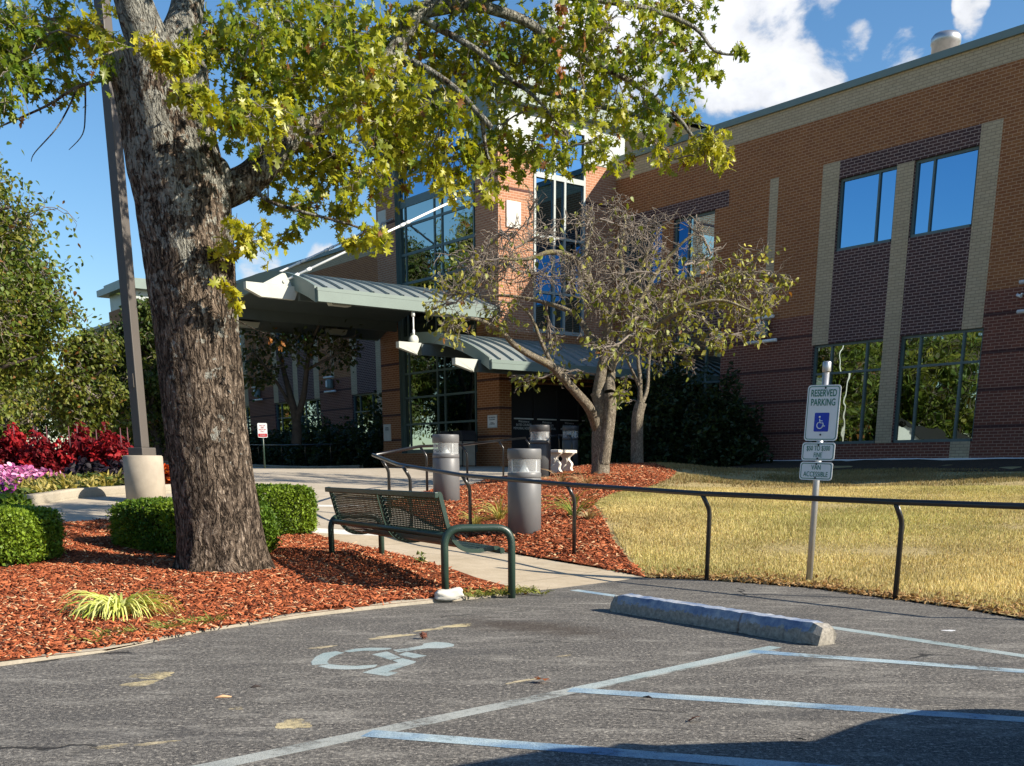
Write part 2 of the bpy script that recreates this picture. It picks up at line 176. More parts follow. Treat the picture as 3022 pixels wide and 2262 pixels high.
# ------------------------------------------------------------------ materials
class NM:
    def __init__(s,name,base=(.5,.5,.5),rough=.6,metal=0.,spec=.5):
        s.m=bpy.data.materials.new(name); s.m.use_nodes=True; s.t=s.m.node_tree; s.n=s.t.nodes
        s.b=s.n['Principled BSDF']; s.o=s.n['Material Output']
        s.set(s.b,'Base Color',base); s.b.inputs['Roughness'].default_value=rough; s.b.inputs['Metallic'].default_value=metal
        s.b.inputs['Specular IOR Level'].default_value=spec
    def set(s,n,k,v):
        i=n.inputs[k]
        if hasattr(v,'is_linked') or isinstance(v,bpy.types.NodeSocket): s.t.links.new(v,i)
        elif isinstance(v,(tuple,list)) and len(v)==3 and i.type=='RGBA': i.default_value=(*v,1)
        else: i.default_value=v
    def N(s,typ,attrs=None,**ins):
        n=s.n.new(typ)
        for k,v in (attrs or {}).items(): setattr(n,k,v)
        for k,v in ins.items():
            k2={'Vec':'Vector','Col1':'Color1','Col2':'Color2'}.get(k,k.replace('_',' ')); s.set(n,k2,v)
        return n
    def coord(s,kind='Object',scale=None):
        c=s.N('ShaderNodeTexCoord').outputs[kind]
        if scale is not None: c=s.N('ShaderNodeMapping',Vector=c,Scale=scale).outputs[0]
        return c
    def noise(s,vec,scale,detail=4.,rough=.55,dist=0.):
        return s.N('ShaderNodeTexNoise',Vector=vec,Scale=scale,Detail=detail,Roughness=rough,Distortion=dist).outputs['Fac']
    def ramp(s,fac,stops,interp='LINEAR'):
        n=s.N('ShaderNodeValToRGB',Fac=fac); e=n.color_ramp; e.interpolation=interp
        while len(e.elements)<len(stops): e.elements.new(.5)
        for el,(p,c) in zip(e.elements,stops):
            el.position=p; el.color=(*c,1) if isinstance(c,(tuple,list)) else (c,c,c,1)
        return n.outputs['Color']
    def mix(s,fac,a,b,mode='MIX'):
        n=s.n.new('ShaderNodeMix'); n.data_type='RGBA'; n.blend_type=mode
        for i,v in ((0,fac),(6,a),(7,b)):
            if isinstance(v,bpy.types.NodeSocket): s.t.links.new(v,n.inputs[i])
            else: n.inputs[i].default_value=(*v,1) if isinstance(v,(tuple,list)) else v
        return n.outputs[2]
    def math(s,op,a,b=0.,clamp=False):
        n=s.n.new('ShaderNodeMath'); n.operation=op; n.use_clamp=clamp
        for i,v in ((0,a),(1,b)):
            if isinstance(v,bpy.types.NodeSocket): s.t.links.new(v,n.inputs[i])
            else: n.inputs[i].default_value=v
        return n.outputs[0]
    def bump(s,h,strength=.3,dist=.01):
        n=s.N('ShaderNodeBump',Height=h,Strength=strength,Distance=dist); s.t.links.new(n.outputs[0],s.b.inputs['Normal']); return n
    def color(s,c): s.set(s.b,'Base Color',c); return s
def simple(name,base,rough=.5,metal=0.,spec=.5,var=.12,scale=6.,bump=0.):
    M=NM(name,base,rough,metal,spec); v=M.coord()
    f=M.noise(v,scale,5.)
    lo=tuple(c*(1-var) for c in base); hi=tuple(min(1,c*(1+var)) for c in base)
    M.color(M.ramp(f,[(.3,lo),(.7,hi)]))
    if bump: M.bump(M.noise(v,scale*12,3.),bump,.004)
    return M.m
def brick(name,c1,c2,mortar,bw=.2032,rh=.0678,ms=.0072):
    M=NM(name,c1,.85,0,.25); g_=M.N('ShaderNodeTexCoord').outputs['Object']
    sp=M.N('ShaderNodeSeparateXYZ',Vector=g_); x=M.math('ADD',sp.outputs[0],sp.outputs[1])
    vec=M.N('ShaderNodeCombineXYZ',X=x,Y=sp.outputs[2]).outputs[0]
    b=M.N('ShaderNodeTexBrick',Vector=vec,Color1=c1,Color2=c2,Mortar=mortar,Scale=1.,Mortar_Size=ms,Mortar_Smooth=.15,Bias=-.1,Brick_Width=bw,Row_Height=rh)
    f=M.noise(vec,.9,3.); f2=M.noise(vec,9.,3.)
    c=M.mix(.25,b.outputs['Color'],M.ramp(f,[(.3,(.62,.62,.62)),(.7,(1,1,1))]),'MULTIPLY')
    c=M.mix(.3,c,M.ramp(f2,[(.3,(.7,.7,.7)),(.7,(1.1,1.1,1.1))]),'MULTIPLY')
    M.color(c); M.bump(M.math('SUBTRACT',1.,b.outputs['Fac']),.5,.006)
    return M.m
def leafmat(name,trans=.35,rough=.5,spec=.35,tint=(1.25,1.2,.45)):
    M=NM(name,(.1,.2,.05),rough,0,spec)
    a=M.N('ShaderNodeAttribute',{'attribute_name':'Col'}).outputs['Color']
    M.color(a)
    tl=M.N('ShaderNodeBsdfTranslucent',Color=M.mix(1.,a,tint,'MULTIPLY'))
    mx=M.N('ShaderNodeMixShader',Fac=trans); M.t.links.new(M.b.outputs[0],mx.inputs[1]); M.t.links.new(tl.outputs[0],mx.inputs[2])
    M.t.links.new(mx.outputs[0],M.o.inputs['Surface']); return M.m
def attrmat(name,rough=.8,spec=.2):
    M=NM(name,(.3,.3,.3),rough,0,spec); M.color(M.N('ShaderNodeAttribute',{'attribute_name':'Col'}).outputs['Color']); return M.m
def glassmirror(name,tint,wav=.02,rough=.01,metal=1.):
    M=NM(name,tint,rough,metal,.5); v=M.coord()
    M.bump(M.noise(v,1.3,2.),wav,.05); return M.m
MAT={}
MAT['orange']=brick('orange_brick',(.34,.135,.050),(.27,.10,.040),(.52,.31,.18))
MAT['maroon']=brick('maroon_brick',(.205,.070,.045),(.15,.055,.04),(.40,.25,.18))
MAT['course']=brick('dark_course_brick',(.085,.035,.03),(.07,.03,.026),(.13,.08,.07))
MAT['plum']=brick('plum_brick',(.10,.05,.046),(.07,.038,.038),(.42,.31,.27))
MAT['beige']=brick('beige_brick',(.56,.44,.285),(.50,.39,.25),(.33,.255,.165))
MAT['tower']=brick('tower_brick',(.42,.2,.11),(.34,.15,.085),(.52,.37,.26))
MAT['sage']=simple('sage_metal',(.150,.200,.178),.42,.0,.5,.06,2.)
MAT['sage_dark']=simple('sage_frame',(.09,.135,.13),.4,.0,.5,.08,3.)
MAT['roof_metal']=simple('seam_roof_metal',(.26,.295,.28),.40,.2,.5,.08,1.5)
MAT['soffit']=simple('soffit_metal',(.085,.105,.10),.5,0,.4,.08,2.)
MAT['cream_metal']=simple('cream_metal',(.44,.455,.40),.5,0,.4,.06,3.)
MAT['white_metal']=simple('white_metal',(.78,.78,.75),.4,0,.5,.05,3.)
MAT['panel_metal']=simple('pale_panel_metal',(.34,.38,.365),.45,0,.5,.05,2.)
MAT['glass_sky']=glassmirror('reflective_glass',(.15,.315,.48),.012)
MAT['glass_wavy']=glassmirror('wavy_reflective_glass',(.30,.36,.34),.06)
MAT['glass_dark']=glassmirror('dark_door_glass',(.22,.24,.25),.02)
MAT['stone']=simple('pale_stone',(.62,.60,.53),.8,0,.3,.08,5.)
MAT['concrete']=simple('aged_concrete',(.34,.295,.235),.85,0,.3,.16,4.,.3)
MAT['black_paint']=simple('black_gloss_paint',(.012,.012,.013),.28,0,.6,.2,8.)
MAT['bench_green']=simple('dark_green_coating',(.020,.043,.031),.38,0,.5,.1,5.)
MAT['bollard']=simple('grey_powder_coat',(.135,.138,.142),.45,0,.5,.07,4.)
MAT['bollard_shaded']=simple('shaded_grey_powder_coat',(.05,.053,.057),.45,0,.5,.07,4.)  # same bollard grey darkened, shade put into the colour
MAT['galv']=simple('galvanised_steel',(.46,.47,.48),.38,.75,.5,.1,9.)
MAT['bronze']=simple('bronze_pole_paint',(.085,.075,.066),.5,0,.5,.06,3.)
MAT['sign_white']=simple('sign_sheeting',(.74,.76,.76),.4,0,.4,.04,8.)
MAT['sign_green']=simple('sign_green_ink',(.005,.16,.10),.5,0,.4,.05,8.)
MAT['sign_blue']=simple('sign_blue_ink',(.012,.045,.42),.5,0,.4,.05,8.)
MAT['sign_red']=simple('sign_red_ink',(.45,.02,.035),.5,0,.4,.05,8.)
MAT['ink']=simple('dark_ink',(.03,.03,.035),.6,0,.3,.05,8.)
MAT['car_paint']=simple('dark_car_paint',(.02,.022,.028),.25,.2,.5,.05,2.)
MAT['rubber']=simple('black_rubber',(.02,.02,.02),.8,0,.3,.1,9.)
MAT['leaf']=leafmat('oak_leaf',.42,.40,.45)
MAT['leaf_small']=leafmat('small_leaf',.35,.5,.4)
MAT['needle']=leafmat('hedge_leaf',.25,.5,.3)
MAT['flower']=leafmat('flower_petal',.3,.6,.25,(1.1,1.,1.))
MAT['chip']=attrmat('mulch_chip',.85,.15)
MAT['grass']=leafmat('grass_blade',.3,.6,.2,(1.1,1.05,.7))
def mk_asphalt():
    M=NM('worn_asphalt',(.08,.08,.08),.85,0,.25); v=M.coord()
    f1=M.noise(v,190.,2.,.6); f2=M.noise(v,70.,3.,.6)
    sv=M.N('ShaderNodeMapping',Vector=v,Rotation=(0,0,R(-42)),Scale=(.7,1.7,1)).outputs[0]
    w=M.noise(sv,1.6,6.,.65); w2=M.noise(sv,5.,5.,.7)
    f3=M.noise(v,26.,3.,.65)
    base=M.ramp(f1,[(.34,(.030,.029,.028)),(.55,(.105,.099,.090)),(.70,(.30,.28,.245))])
    f4=M.noise(M.N('ShaderNodeMapping',Vector=v,Location=(11,5,0)).outputs[0],46.,5.,.72); spk=M.math('MULTIPLY',M.ramp(f4,[(.52,0.),(.60,1.)]),M.ramp(f3,[(.36,.25),(.62,1.)]))
    c=M.mix(M.math('MULTIPLY',spk,.8),base,(.46,.425,.36))
    pit=M.ramp(M.noise(M.N('ShaderNodeMapping',Vector=v,Location=(3,7,0)).outputs[0],52.,4.,.7),[(.40,1.),(.47,0.)]); c=M.mix(M.math('MULTIPLY',pit,.8),c,(.016,.016,.017))
    worn=M.math('MULTIPLY',M.ramp(w,[(.42,0.),(.66,1.)]),M.ramp(w2,[(.44,0.),(.62,1.)]))
    c=M.mix(M.math('MULTIPLY',worn,.7),c,M.ramp(f2,[(.38,(.12,.115,.10)),(.60,(.48,.455,.40))]))
    drk=M.ramp(M.noise(sv,1.1,4.,.6),[(.30,1.),(.46,0.)]); c=M.mix(M.math('MULTIPLY',drk,.45),c,(.05,.05,.051))
    # oil stain in the parking bay
    def blob(cx,cy,rx,ry,rot):
        d=M.N('ShaderNodeMapping',{'vector_type':'TEXTURE'},Vector=v,Location=(cx,cy,0),Rotation=(0,0,R(rot)),Scale=(rx,ry,1)).outputs[0]
        ln=M.N('ShaderNodeVectorMath',{'operation':'LENGTH'},Vector=d).outputs['Value']
        return M.math('ADD',ln,M.math('MULTIPLY',M.math('SUBTRACT',M.noise(v,5.,5.,.7),.5),1.6))
    st=M.ramp(blob(.02,7.15,.80,.36,-35),[(.30,1.),(1.0,0.)])
    c=M.mix(M.math('MULTIPLY',st,.75),c,M.mix(.75,c,(.032,.018,.009),'MIX'))
    vv=M.N('ShaderNodeMapping',Vector=v,Scale=(.75,.75,.75)).outputs[0]
    wob=M.N('ShaderNodeVectorMath',{'operation':'ADD'},Vector=vv); 
    nz=M.N('ShaderNodeTexNoise',Vector=v,Scale=3.,Detail=4.).outputs['Color']; M.t.links.new(M.N('ShaderNodeVectorMath',{'operation':'SCALE'},Vector=nz,Scale=.25).outputs[0],wob.inputs[1])
    cr=M.N('ShaderNodeTexVoronoi',{'feature':'DISTANCE_TO_EDGE'},Vector=wob.outputs[0],Scale=.8).outputs['Distance']
    cm=M.math('MULTIPLY',M.ramp(cr,[(.004,1.),(.011,0.)]),M.ramp(M.noise(v,.6,2.),[(.56,0.),(.62,1.)]))
    c=M.mix(M.math('MULTIPLY',cm,.85),c,(.012,.012,.012))
    M.color(c); M.bump(M.math('SUBTRACT',M.mix(.6,f1,f2),cm),.7,.007); return M.m
MAT['asphalt']=mk_asphalt()
def paintmat(name,ca,cb,cover=.5,sc=1.5):
    M=NM(name,ca,.75,0,.3); v=M.coord()
    c=M.mix(M.ramp(M.noise(v,sc,5.,.6),[(.42,0.),(.58,1.)]),ca,cb); f1=M.noise(v,190.,2.,.6)
    c=M.mix(.75,c,M.ramp(f1,[(.33,(.35,.35,.36)),(.6,(1.1,1.1,1.1))]),'MULTIPLY'); M.color(c)
    wear=M.math('ADD',M.math('MULTIPLY',M.noise(v,2.2,4.),.55),M.math('ADD',M.math('MULTIPLY',M.noise(v,26.,4.,.7),.3),M.math('MULTIPLY',f1,.35)))
    fac=M.ramp(wear,[(cover,1.),(cover+.09,0.)])
    tr=M.N('ShaderNodeBsdfTransparent'); mx=M.N('ShaderNodeMixShader',Fac=fac)
    M.t.links.new(tr.outputs[0],mx.inputs[1]); M.t.links.new(M.b.outputs[0],mx.inputs[2]); M.t.links.new(mx.outputs[0],M.o.inputs['Surface'])
    M.bump(f1,.4,.005); return M.m
MAT['paint_teal']=paintmat('worn_teal_paint',(.30,.38,.38),(.40,.46,.45),.68)
MAT['paint_blue']=paintmat('worn_blue_paint',(.40,.50,.53),(.17,.28,.40),.64,2.0)
MAT['paint_pale']=paintmat('worn_pale_paint',(.32,.34,.32),(.40,.42,.39),.61)
MAT['paint_yellow']=paintmat('worn_yellow_paint',(.62,.52,.30),(.54,.46,.30),.575)
def mk_conc(name,a,b,joint=None):
    M=NM(name,a,.88,0,.25); v=M.coord()
    c=M.ramp(M.noise(v,1.1,6.,.6),[(.32,a),(.68,b)])
    c=M.mix(.5,c,M.ramp(M.noise(v,60.,3.,.6),[(.35,(.75,.75,.74)),(.65,(1.08,1.08,1.07))]),'MULTIPLY')
    c=M.mix(.35,c,M.ramp(M.noise(v,6.,5.,.7),[(.4,(.7,.68,.64)),(.6,(1,1,1))]),'MULTIPLY')
    h=M.noise(v,60.,3.)
    if joint:
        b_=M.N('ShaderNodeTexBrick',Vector=M.N('ShaderNodeMapping',Vector=v,Rotation=(0,0,R(joint[2]))).outputs[0],Color1=(1,1,1),Color2=(1,1,1),Mortar=(0,0,0),Scale=1.,Mortar_Size=.012,Brick_Width=joint[0],Row_Height=joint[1],Mortar_Smooth=.4)
        b_.offset=0.
        c=M.mix(M.math('MULTIPLY',b_.outputs['Fac'],.55),c,tuple(q*.4 for q in a))
    M.color(c); M.bump(h,.3,.003); return M.m
MAT['walk']=mk_conc('tan_concrete',(.43,.355,.25),(.53,.45,.335),(1.5,1.5,37))
MAT['drive']=mk_conc('drive_concrete',(.40,.345,.265),(.50,.44,.35),(3.6,3.6,37))
MAT['pale_walk']=mk_conc('pale_concrete',(.68,.66,.60),(.74,.72,.67))
MAT['kerb']=mk_conc('kerb_concrete',(.28,.25,.195),(.40,.36,.29))
def mk_soil(name,a,b,sc=9.):
    M=NM(name,a,.95,0,.1); v=M.coord(); f=M.noise(v,sc,6.,.7)
    M.color(M.ramp(f,[(.35,a),(.65,b)])); M.bump(f,.8,.03); return M.m
MAT['mulch_base']=mk_soil('mulch_soil',(.10,.030,.014),(.26,.075,.03),45.)
MAT['thatch']=mk_soil('dry_thatch',(.30,.235,.11),(.46,.37,.18),20.)
MAT['dark_soil']=mk_soil('dark_soil',(.05,.035,.025),(.10,.075,.05),16.)
MAT['far_grass']=mk_soil('far_grass',(.09,.11,.03),(.20,.20,.07),1.5)
def mk_bark(name,dark,mid,light,lichen=(.55,.56,.50),lich=.55,sc=1.,thr=.60):
    M=NM(name,mid,.95,0,.12); v=M.coord()
    nz=M.N('ShaderNodeTexNoise',Vector=v,Scale=5.*sc,Detail=3.).outputs['Color']
    vw=M.mix(.10,v,nz,'ADD')
    def ridge(sx,sz,det):
        n=M.noise(M.N('ShaderNodeMapping',Vector=vw,Scale=(sx*sc,sx*sc,sz*sc)).outputs[0],1.,det,.6,.4)
        return M.math('ABSOLUTE',M.math('SUBTRACT',M.math('MULTIPLY',n,2.),1.))
    r1=ridge(19,4.6,3.); r2=ridge(38,11.,4.); n2=M.noise(v,60*sc,4.,.7)
    h=M.math('ADD',M.math('ADD',M.math('MULTIPLY',M.ramp(r1,[(.0,0.),(.20,1.)]),.42),M.math('MULTIPLY',M.ramp(r2,[(.0,0.),(.30,1.)]),.36)),M.math('MULTIPLY',n2,.35))
    c=M.ramp(h,[(.30,dark),(.72,mid),(1.02,light)])
    big=M.noise(v,2.3*sc,3.,.6); c=M.mix(.6,c,M.ramp(big,[(.35,(.70,.66,.62)),(.65,(1.15,1.12,1.08))]),'MULTIPLY')
    if lich:
        z=M.N('ShaderNodeSeparateXYZ',Vector=v).outputs[2]
        lv=M.math('ADD',M.math('MULTIPLY',M.noise(v,6.*sc,3.,.6),.55),M.math('MULTIPLY',M.noise(v,21.*sc,4.,.65),.46)); hi=M.math('MULTIPLY',M.math('SUBTRACT',z,1.5),.055)
        L=M.ramp(M.math('ADD',lv,hi),[(thr,0.),(thr+.022,1.)])
        c=M.mix(M.math('MULTIPLY',M.math('MULTIPLY',L,lich),M.ramp(h,[(.3,.25),(.6,1.)])),c,M.mix(.6,lichen,M.ramp(n2,[(.3,(.6,.6,.58)),(.7,(1.1,1.1,1.1))]),'MULTIPLY'))
    M.color(c); M.bump(h,1.,.045/sc); return M.m
MAT['bark']=mk_bark('oak_bark',(.022,.017,.013),(.195,.152,.115),(.38,.32,.255),(.42,.43,.38),.75,1.,.585)
MAT['twig']=simple('twig_bark',(.20,.172,.145),.9,0,.2,.25,14.)
MAT['bark_smooth']=mk_bark('grey_bark',(.14,.12,.09),(.33,.295,.235),(.50,.46,.38),(.42,.37,.13),.6,2.)
MAT['bark_dark']=simple('dark_bark',(.07,.058,.048),.9,0,.2,.25,10.)

# ------------------------------------------------------------------ world, sun, camera
SUN_AZ,SUN_EL=111.,31.
W=bpy.data.worlds.new('World'); SC.world=W; W.use_nodes=True
nt=W.node_tree; bg=nt.nodes['Background']; outw=nt.nodes['World Output']
sky=nt.nodes.new('ShaderNodeTexSky'); sky.sky_type='NISHITA'; sky.sun_disc=False; sky.sun_elevation=R(SUN_EL); sky.sun_rotation=R(SUN_AZ)
sky.air_density=1.; sky.dust_density=.35; sky.ozone_density=2.6
def wn(t,**k):
    n=nt.nodes.new(t)
    for a,b in k.items(): setattr(n,a,b)
    return n
def wmath(op,a,b=0.,cl=False):
    n=wn('ShaderNodeMath',operation=op,use_clamp=cl)
    for i,v in ((0,a),(1,b)):
        if isinstance(v,bpy.types.NodeSocket): nt.links.new(v,n.inputs[i])
        else: n.inputs[i].default_value=v
    return n.outputs[0]
tc=wn('ShaderNodeTexCoord'); gen=tc.outputs['Generated']
def wnoise(scale,detail,off=0.):
    mp=wn('ShaderNodeMapping'); nt.links.new(gen,mp.inputs[0]); mp.inputs['Location'].default_value=(off,off*.3,off*.7); mp.inputs['Scale'].default_value=(1,1,1.35)
    n=wn('ShaderNodeTexNoise'); nt.links.new(mp.outputs[0],n.inputs['Vector']); n.inputs['Scale'].default_value=scale; n.inputs['Detail'].default_value=detail; n.inputs['Roughness'].default_value=.58; n.inputs['Distortion'].default_value=.25
    return n.outputs['Fac']
tot=0.
for (dx,dy,dz),rad in CLOUDS:
    vd=wn('ShaderNodeVectorMath',operation='DOT_PRODUCT'); nt.links.new(gen,vd.inputs[0]); vd.inputs[1].default_value=(dx,dy,dz)
    mr=wn('ShaderNodeMapRange',interpolation_type='SMOOTHSTEP'); nt.links.new(vd.outputs['Value'],mr.inputs['Value'])
    mr.inputs['From Min'].default_value=math.cos(rad*1.2); mr.inputs['From Max'].default_value=math.cos(rad*.15)
    wgt=.80 if rad>.035 else .56
    tot=wmath('MAXIMUM',tot,wmath('MULTIPLY',mr.outputs[0],wgt)) if tot else wmath('MULTIPLY',mr.outputs[0],wgt)
nz=wnoise(15.,8.); nzb=wnoise(4.,4.,2.)
val=wmath('ADD',tot,wmath('MULTIPLY',wmath('SUBTRACT',nz,.5),1.55))
cov=wn('ShaderNodeMapRange',interpolation_type='SMOOTHSTEP'); nt.links.new(val,cov.inputs['Value']); cov.inputs['From Min'].default_value=.42; cov.inputs['From Max'].default_value=.66
core=wn('ShaderNodeMapRange',interpolation_type='SMOOTHSTEP'); nt.links.new(wmath('ADD',val,wmath('MULTIPLY',wmath('SUBTRACT',wnoise(9.,5.,.06),.5),.5)),core.inputs['Value']); core.inputs['From Min'].default_value=.5; core.inputs['From Max'].default_value=1.0
core.inputs['To Min'].default_value=.46; core.inputs['To Max'].default_value=.66
cb=wn('ShaderNodeBackground'); cb.inputs['Color'].default_value=(.93,.95,1.,1); nt.links.new(wmath('MULTIPLY',core.outputs[0],1.),cb.inputs['Strength'])
gam=wn('ShaderNodeHueSaturation'); gam.inputs['Saturation'].default_value=1.22; gam.inputs['Value'].default_value=1.; nt.links.new(sky.outputs[0],gam.inputs['Color'])
nt.links.new(gam.outputs[0],bg.inputs['Color']); bg.inputs['Strength'].default_value=.085
mxw=wn('ShaderNodeMixShader'); nt.links.new(wmath('MULTIPLY',cov.outputs[0],.97),mxw.inputs[0]); nt.links.new(bg.outputs[0],mxw.inputs[1]); nt.links.new(cb.outputs[0],mxw.inputs[2]); nt.links.new(mxw.outputs[0],outw.inputs['Surface'])
sd=bpy.data.lights.new('sun','SUN'); sd.energy=4.9; sd.angle=R(.53); sd.color=(1.,.90,.76)
so=bpy.data.objects.new('sun',sd); link(so); sv=Vector((math.sin(R(SUN_AZ))*math.cos(R(SUN_EL)),math.cos(R(SUN_AZ))*math.cos(R(SUN_EL)),math.sin(R(SUN_EL))))
so.rotation_euler=(-sv).to_track_quat('-Z','Y').to_euler(); so.location=(30,-10,30)
cd=bpy.data.cameras.new('camera'); co=bpy.data.objects.new('camera',cd); link(co); SC.camera=co
F_PX,PXC,PYC=3217.,1550.,2267.
co.location=(0,0,1.0); co.rotation_euler=(PI/2-math.atan(882/3217.),0,0)
cd.sensor_width=36.; cd.lens=F_PX/3022*36; cd.shift_x=.5-PXC/3022; cd.shift_y=(PYC-1131)/3022.; cd.clip_end=2000; cd.clip_start=.05
SC.view_settings.view_transform='Standard'; SC.view_settings.look='None'; SC.view_settings.exposure=.95; SC.view_settings.gamma=1.
SC.cycles.max_bounces=7; SC.cycles.transparent_max_bounces=10; SC.cycles.use_denoising=True; SC.cycles.caustics_reflective=False; SC.cycles.caustics_refractive=False

# ------------------------------------------------------------------ ground
def ground():
    rr=[0,2,4,6,8,10,12,14,16,18,20,23,26,30,34,38,44,50,60,75,100,150,250,450,800]; n=72
    X=[0.];Y=[12.]
    for r in rr[1:]:
        for k in range(n): X.append(r*math.cos(2*PI*k/n)); Y.append(12+r*math.sin(2*PI*k/n))
    X=np.array(X);Y=np.array(Y); r=np.hypot(X,Y-12); Z=ga(X,Y); far=np.clip((r-45)/40,0,1); Z=Z*(1-far)+1.0*far-.09
    f=[]
    for k in range(n): f.append((0,1+k,1+(k+1)%n))
    for i in range(len(rr)-2):
        for k in range(n): a=1+i*n; f.append((a+k,a+n+k,a+n+(k+1)%n,a+(k+1)%n))
    me=bpy.data.meshes.new('ground'); me.from_pydata(list(zip(X,Y,Z)),[],f); me.materials.append(MAT['far_grass']); me.polygons.foreach_set('use_smooth',[True]*len(f)); me.update()
    if me.polygons[5].normal.z<0: me.flip_normals()
    tag(link(bpy.data.objects.new('ground',me)),kind='structure')
ground()
P0=Vector((2.727,36.213,0)); U=Vector((-.60852,.79354,0)); NV=Vector((-.79354,-.60852,0)); RZB=math.atan2(U.y,U.x)
def bw(s,t,z=0.): p=P0+U*s+NV*t; return Vector((p.x,p.y,z))
def bxy(s,t): p=bw(s,t); return (p.x,p.y)
curb=[(-14,-1.5),(-6,3.0),(-3.6,4.95),(-2.76,5.67),(-2.39,6.11),(-2.05,6.92),(-1.54,7.64),(-.95,8.27),(-.28,8.84),(-.03,9.2)]
railline=[(1.13,10.53),(1.69,10.3),(2.48,9.61),(2.94,8.71),(3.27,8.06),(3.45,7.41),(4.6,5.6),(8,1.5),(14,-6)]
tag_=surface('parking_lot',curb+railline+[(14,-30),(-14,-30)],MAT['asphalt'],0.,1.,0.,True)
walkR=[(1.13,10.53),(.78,11.08),(.25,11.67),(-.28,12.26),(-.77,13.31),(-1.35,14.86),(-1.83,16.36)]
walkL=[(-.03,9.2),(-1.07,11.2),(-1.5,11.95),(-2.15,12.75)]
surface('walkway',walkR[:5]+[(-.9,13.75),(-2.66,13.43)]+walkL[::-1],MAT['walk'],.006,.5)
surface('kerb_ramp_band',[(-.9,13.75),(-1.0,14.05),(-2.62,13.95),(-2.66,13.43)],MAT['pale_walk'],.008,.4)
bed2back=[(-2.15,16.2),(-1.62,18.8),(-1.0,21.7),(-.34,24.3),(.2,27.4)]
driveL=[(-2.66,13.43),(-3.1,13.6),(-4.2,13.2),(-5.0,13.08),(-5.36,12.61),(-8,10.2),(-14,5.5),(-22,0)]
flow=[(-6.75,13.3),(-6.4,13.75),(-6.2,14.25),(-6.05,15.1),(-5.55,16.2),(-4.85,17.3),(-4.6,18.6),(-5.6,21),(-8.5,23.5),(-16,25),(-18,14),(-12,9.2),(-8.6,11.6)]
drive=[(-1.0,14.05),(-1.35,14.86),(-1.83,16.36)]+bed2back+[(1.3,28.4)]+[bxy(-.2,4.6),bxy(.5,4.45),bxy(6.8,4.45),bxy(7.2,5.2),bxy(14,5.6),bxy(26,6.5),(-22,33),(-34,20),(-22,0)]+driveL[::-1][1:]+[(-2.62,13.95)]
surface('driveway',drive,MAT['drive'],.004,.9)
surface('landing_slab',[bxy(-3.2,3.9),bxy(-3.2,-.0),bxy(.6,-.0),bxy(.6,4.3)],MAT['drive'],.012,.8)
surface('crossing_band',[(-3.3,16.0),(-2.3,16.45),(-2.4,16.62),(-3.4,16.2)],MAT['pale_walk'],.010,.4)
bed1=curb+walkL[1:]+[(-2.66,13.43)]+driveL[1:]
surface('mulch_ground',bed1,MAT['mulch_base'],.02,.4,.012)
bed2=walkR+bed2back+[(1.2,28.2),(2.2,27.2),bxy(-3.3,1.4),bxy(-3.6,3.6),(3.02,22.6),(2.6,20.3),(2.0,18.3),(1.35,17.4),(.95,15.84),(1.0,12.75)]
surface('mulch_ground',bed2,MAT['mulch_base'],.022,.5,.015)
lawn=[(1.13,10.53),(1.0,12.75),(.95,15.84),(1.35,17.4),(2.0,18.3),(2.6,20.3),(3.02,22.6),bxy(-3.6,3.6),bxy(-3.6,1.3),bxy(-26,1.3),(22,8),(14,-6)]+railline[::-1][1:]
surface('lawn',lawn,MAT['thatch'],.015,.7,.01)
surface('bare_soil_strip',[bxy(-3.3,0),bxy(-3.3,2.8),bxy(-5,3.6),bxy(-7,3.3),bxy(-9,4.0),bxy(-12,3.4),bxy(-15,3.8),bxy(-26,3.3),bxy(-26,0)],MAT['dark_soil'],.03,.7,.02)
surface('bare_soil_strip',[bxy(7.2,0),bxy(7.2,5.2),bxy(14,5.6),bxy(26,6.5),bxy(50,7),bxy(50,0)],MAT['dark_soil'],.02,1.)
surface('flower_bed_soil',flow,MAT['dark_soil'],.03,.6,.02)
# kerbs
def kerb(name,line,w,h,mat,off=0.):
    b=MB(); L=densify(line,.35,False); n=len(L); vs=[]
    for i,(x,y) in enumerate(L):
        a=Vector(L[max(0,i-1)]); c=Vector(L[min(n-1,i+1)]); d=(c-a).normalized(); pr=Vector((-d.y,d.x)); z=g(x,y)
        jj=random.uniform(-.004,.004)
        for o,zz in ((0,-.1),(0.004,h*.8+jj),(.02,h+jj),(w-.02,h+jj),(w,h*.8+jj),(w,-.1)):
            q=Vector((x,y))+pr*(o+off); vs.append((q.x,q.y,z+zz))
    f=[]
    for i in range(n-1):
        for k in range(5): f.append((i*6+k,(i+1)*6+k,(i+1)*6+k+1,i*6+k+1))
    b.add(vs,f); o=b.build(name,mat); return tag(o,kind='structure')
kerb('kerb',curb,.085,.022,MAT['kerb'])
kerb('kerb',flow[:7][::-1]+[(-7.4,12.7),(-8.6,11.6),(-12,9.2)] if False else [(-12,9.2),(-8.6,11.6),(-6.75,13.3),(-6.4,13.75),(-6.2,14.25),(-6.05,15.1),(-5.55,16.2),(-4.85,17.3),(-4.6,18.6)],.16,.13,MAT['kerb'],.0)
kerb('kerb',[bxy(7.0,5.2),bxy(14,5.6),bxy(26,6.5)],.15,.1,MAT['kerb'],-.15)
kerb('kerb',[bxy(-3.2,.02),bxy(-14,.02),bxy(-26,.02)],.05,.06,MAT['white_metal'],-.05)

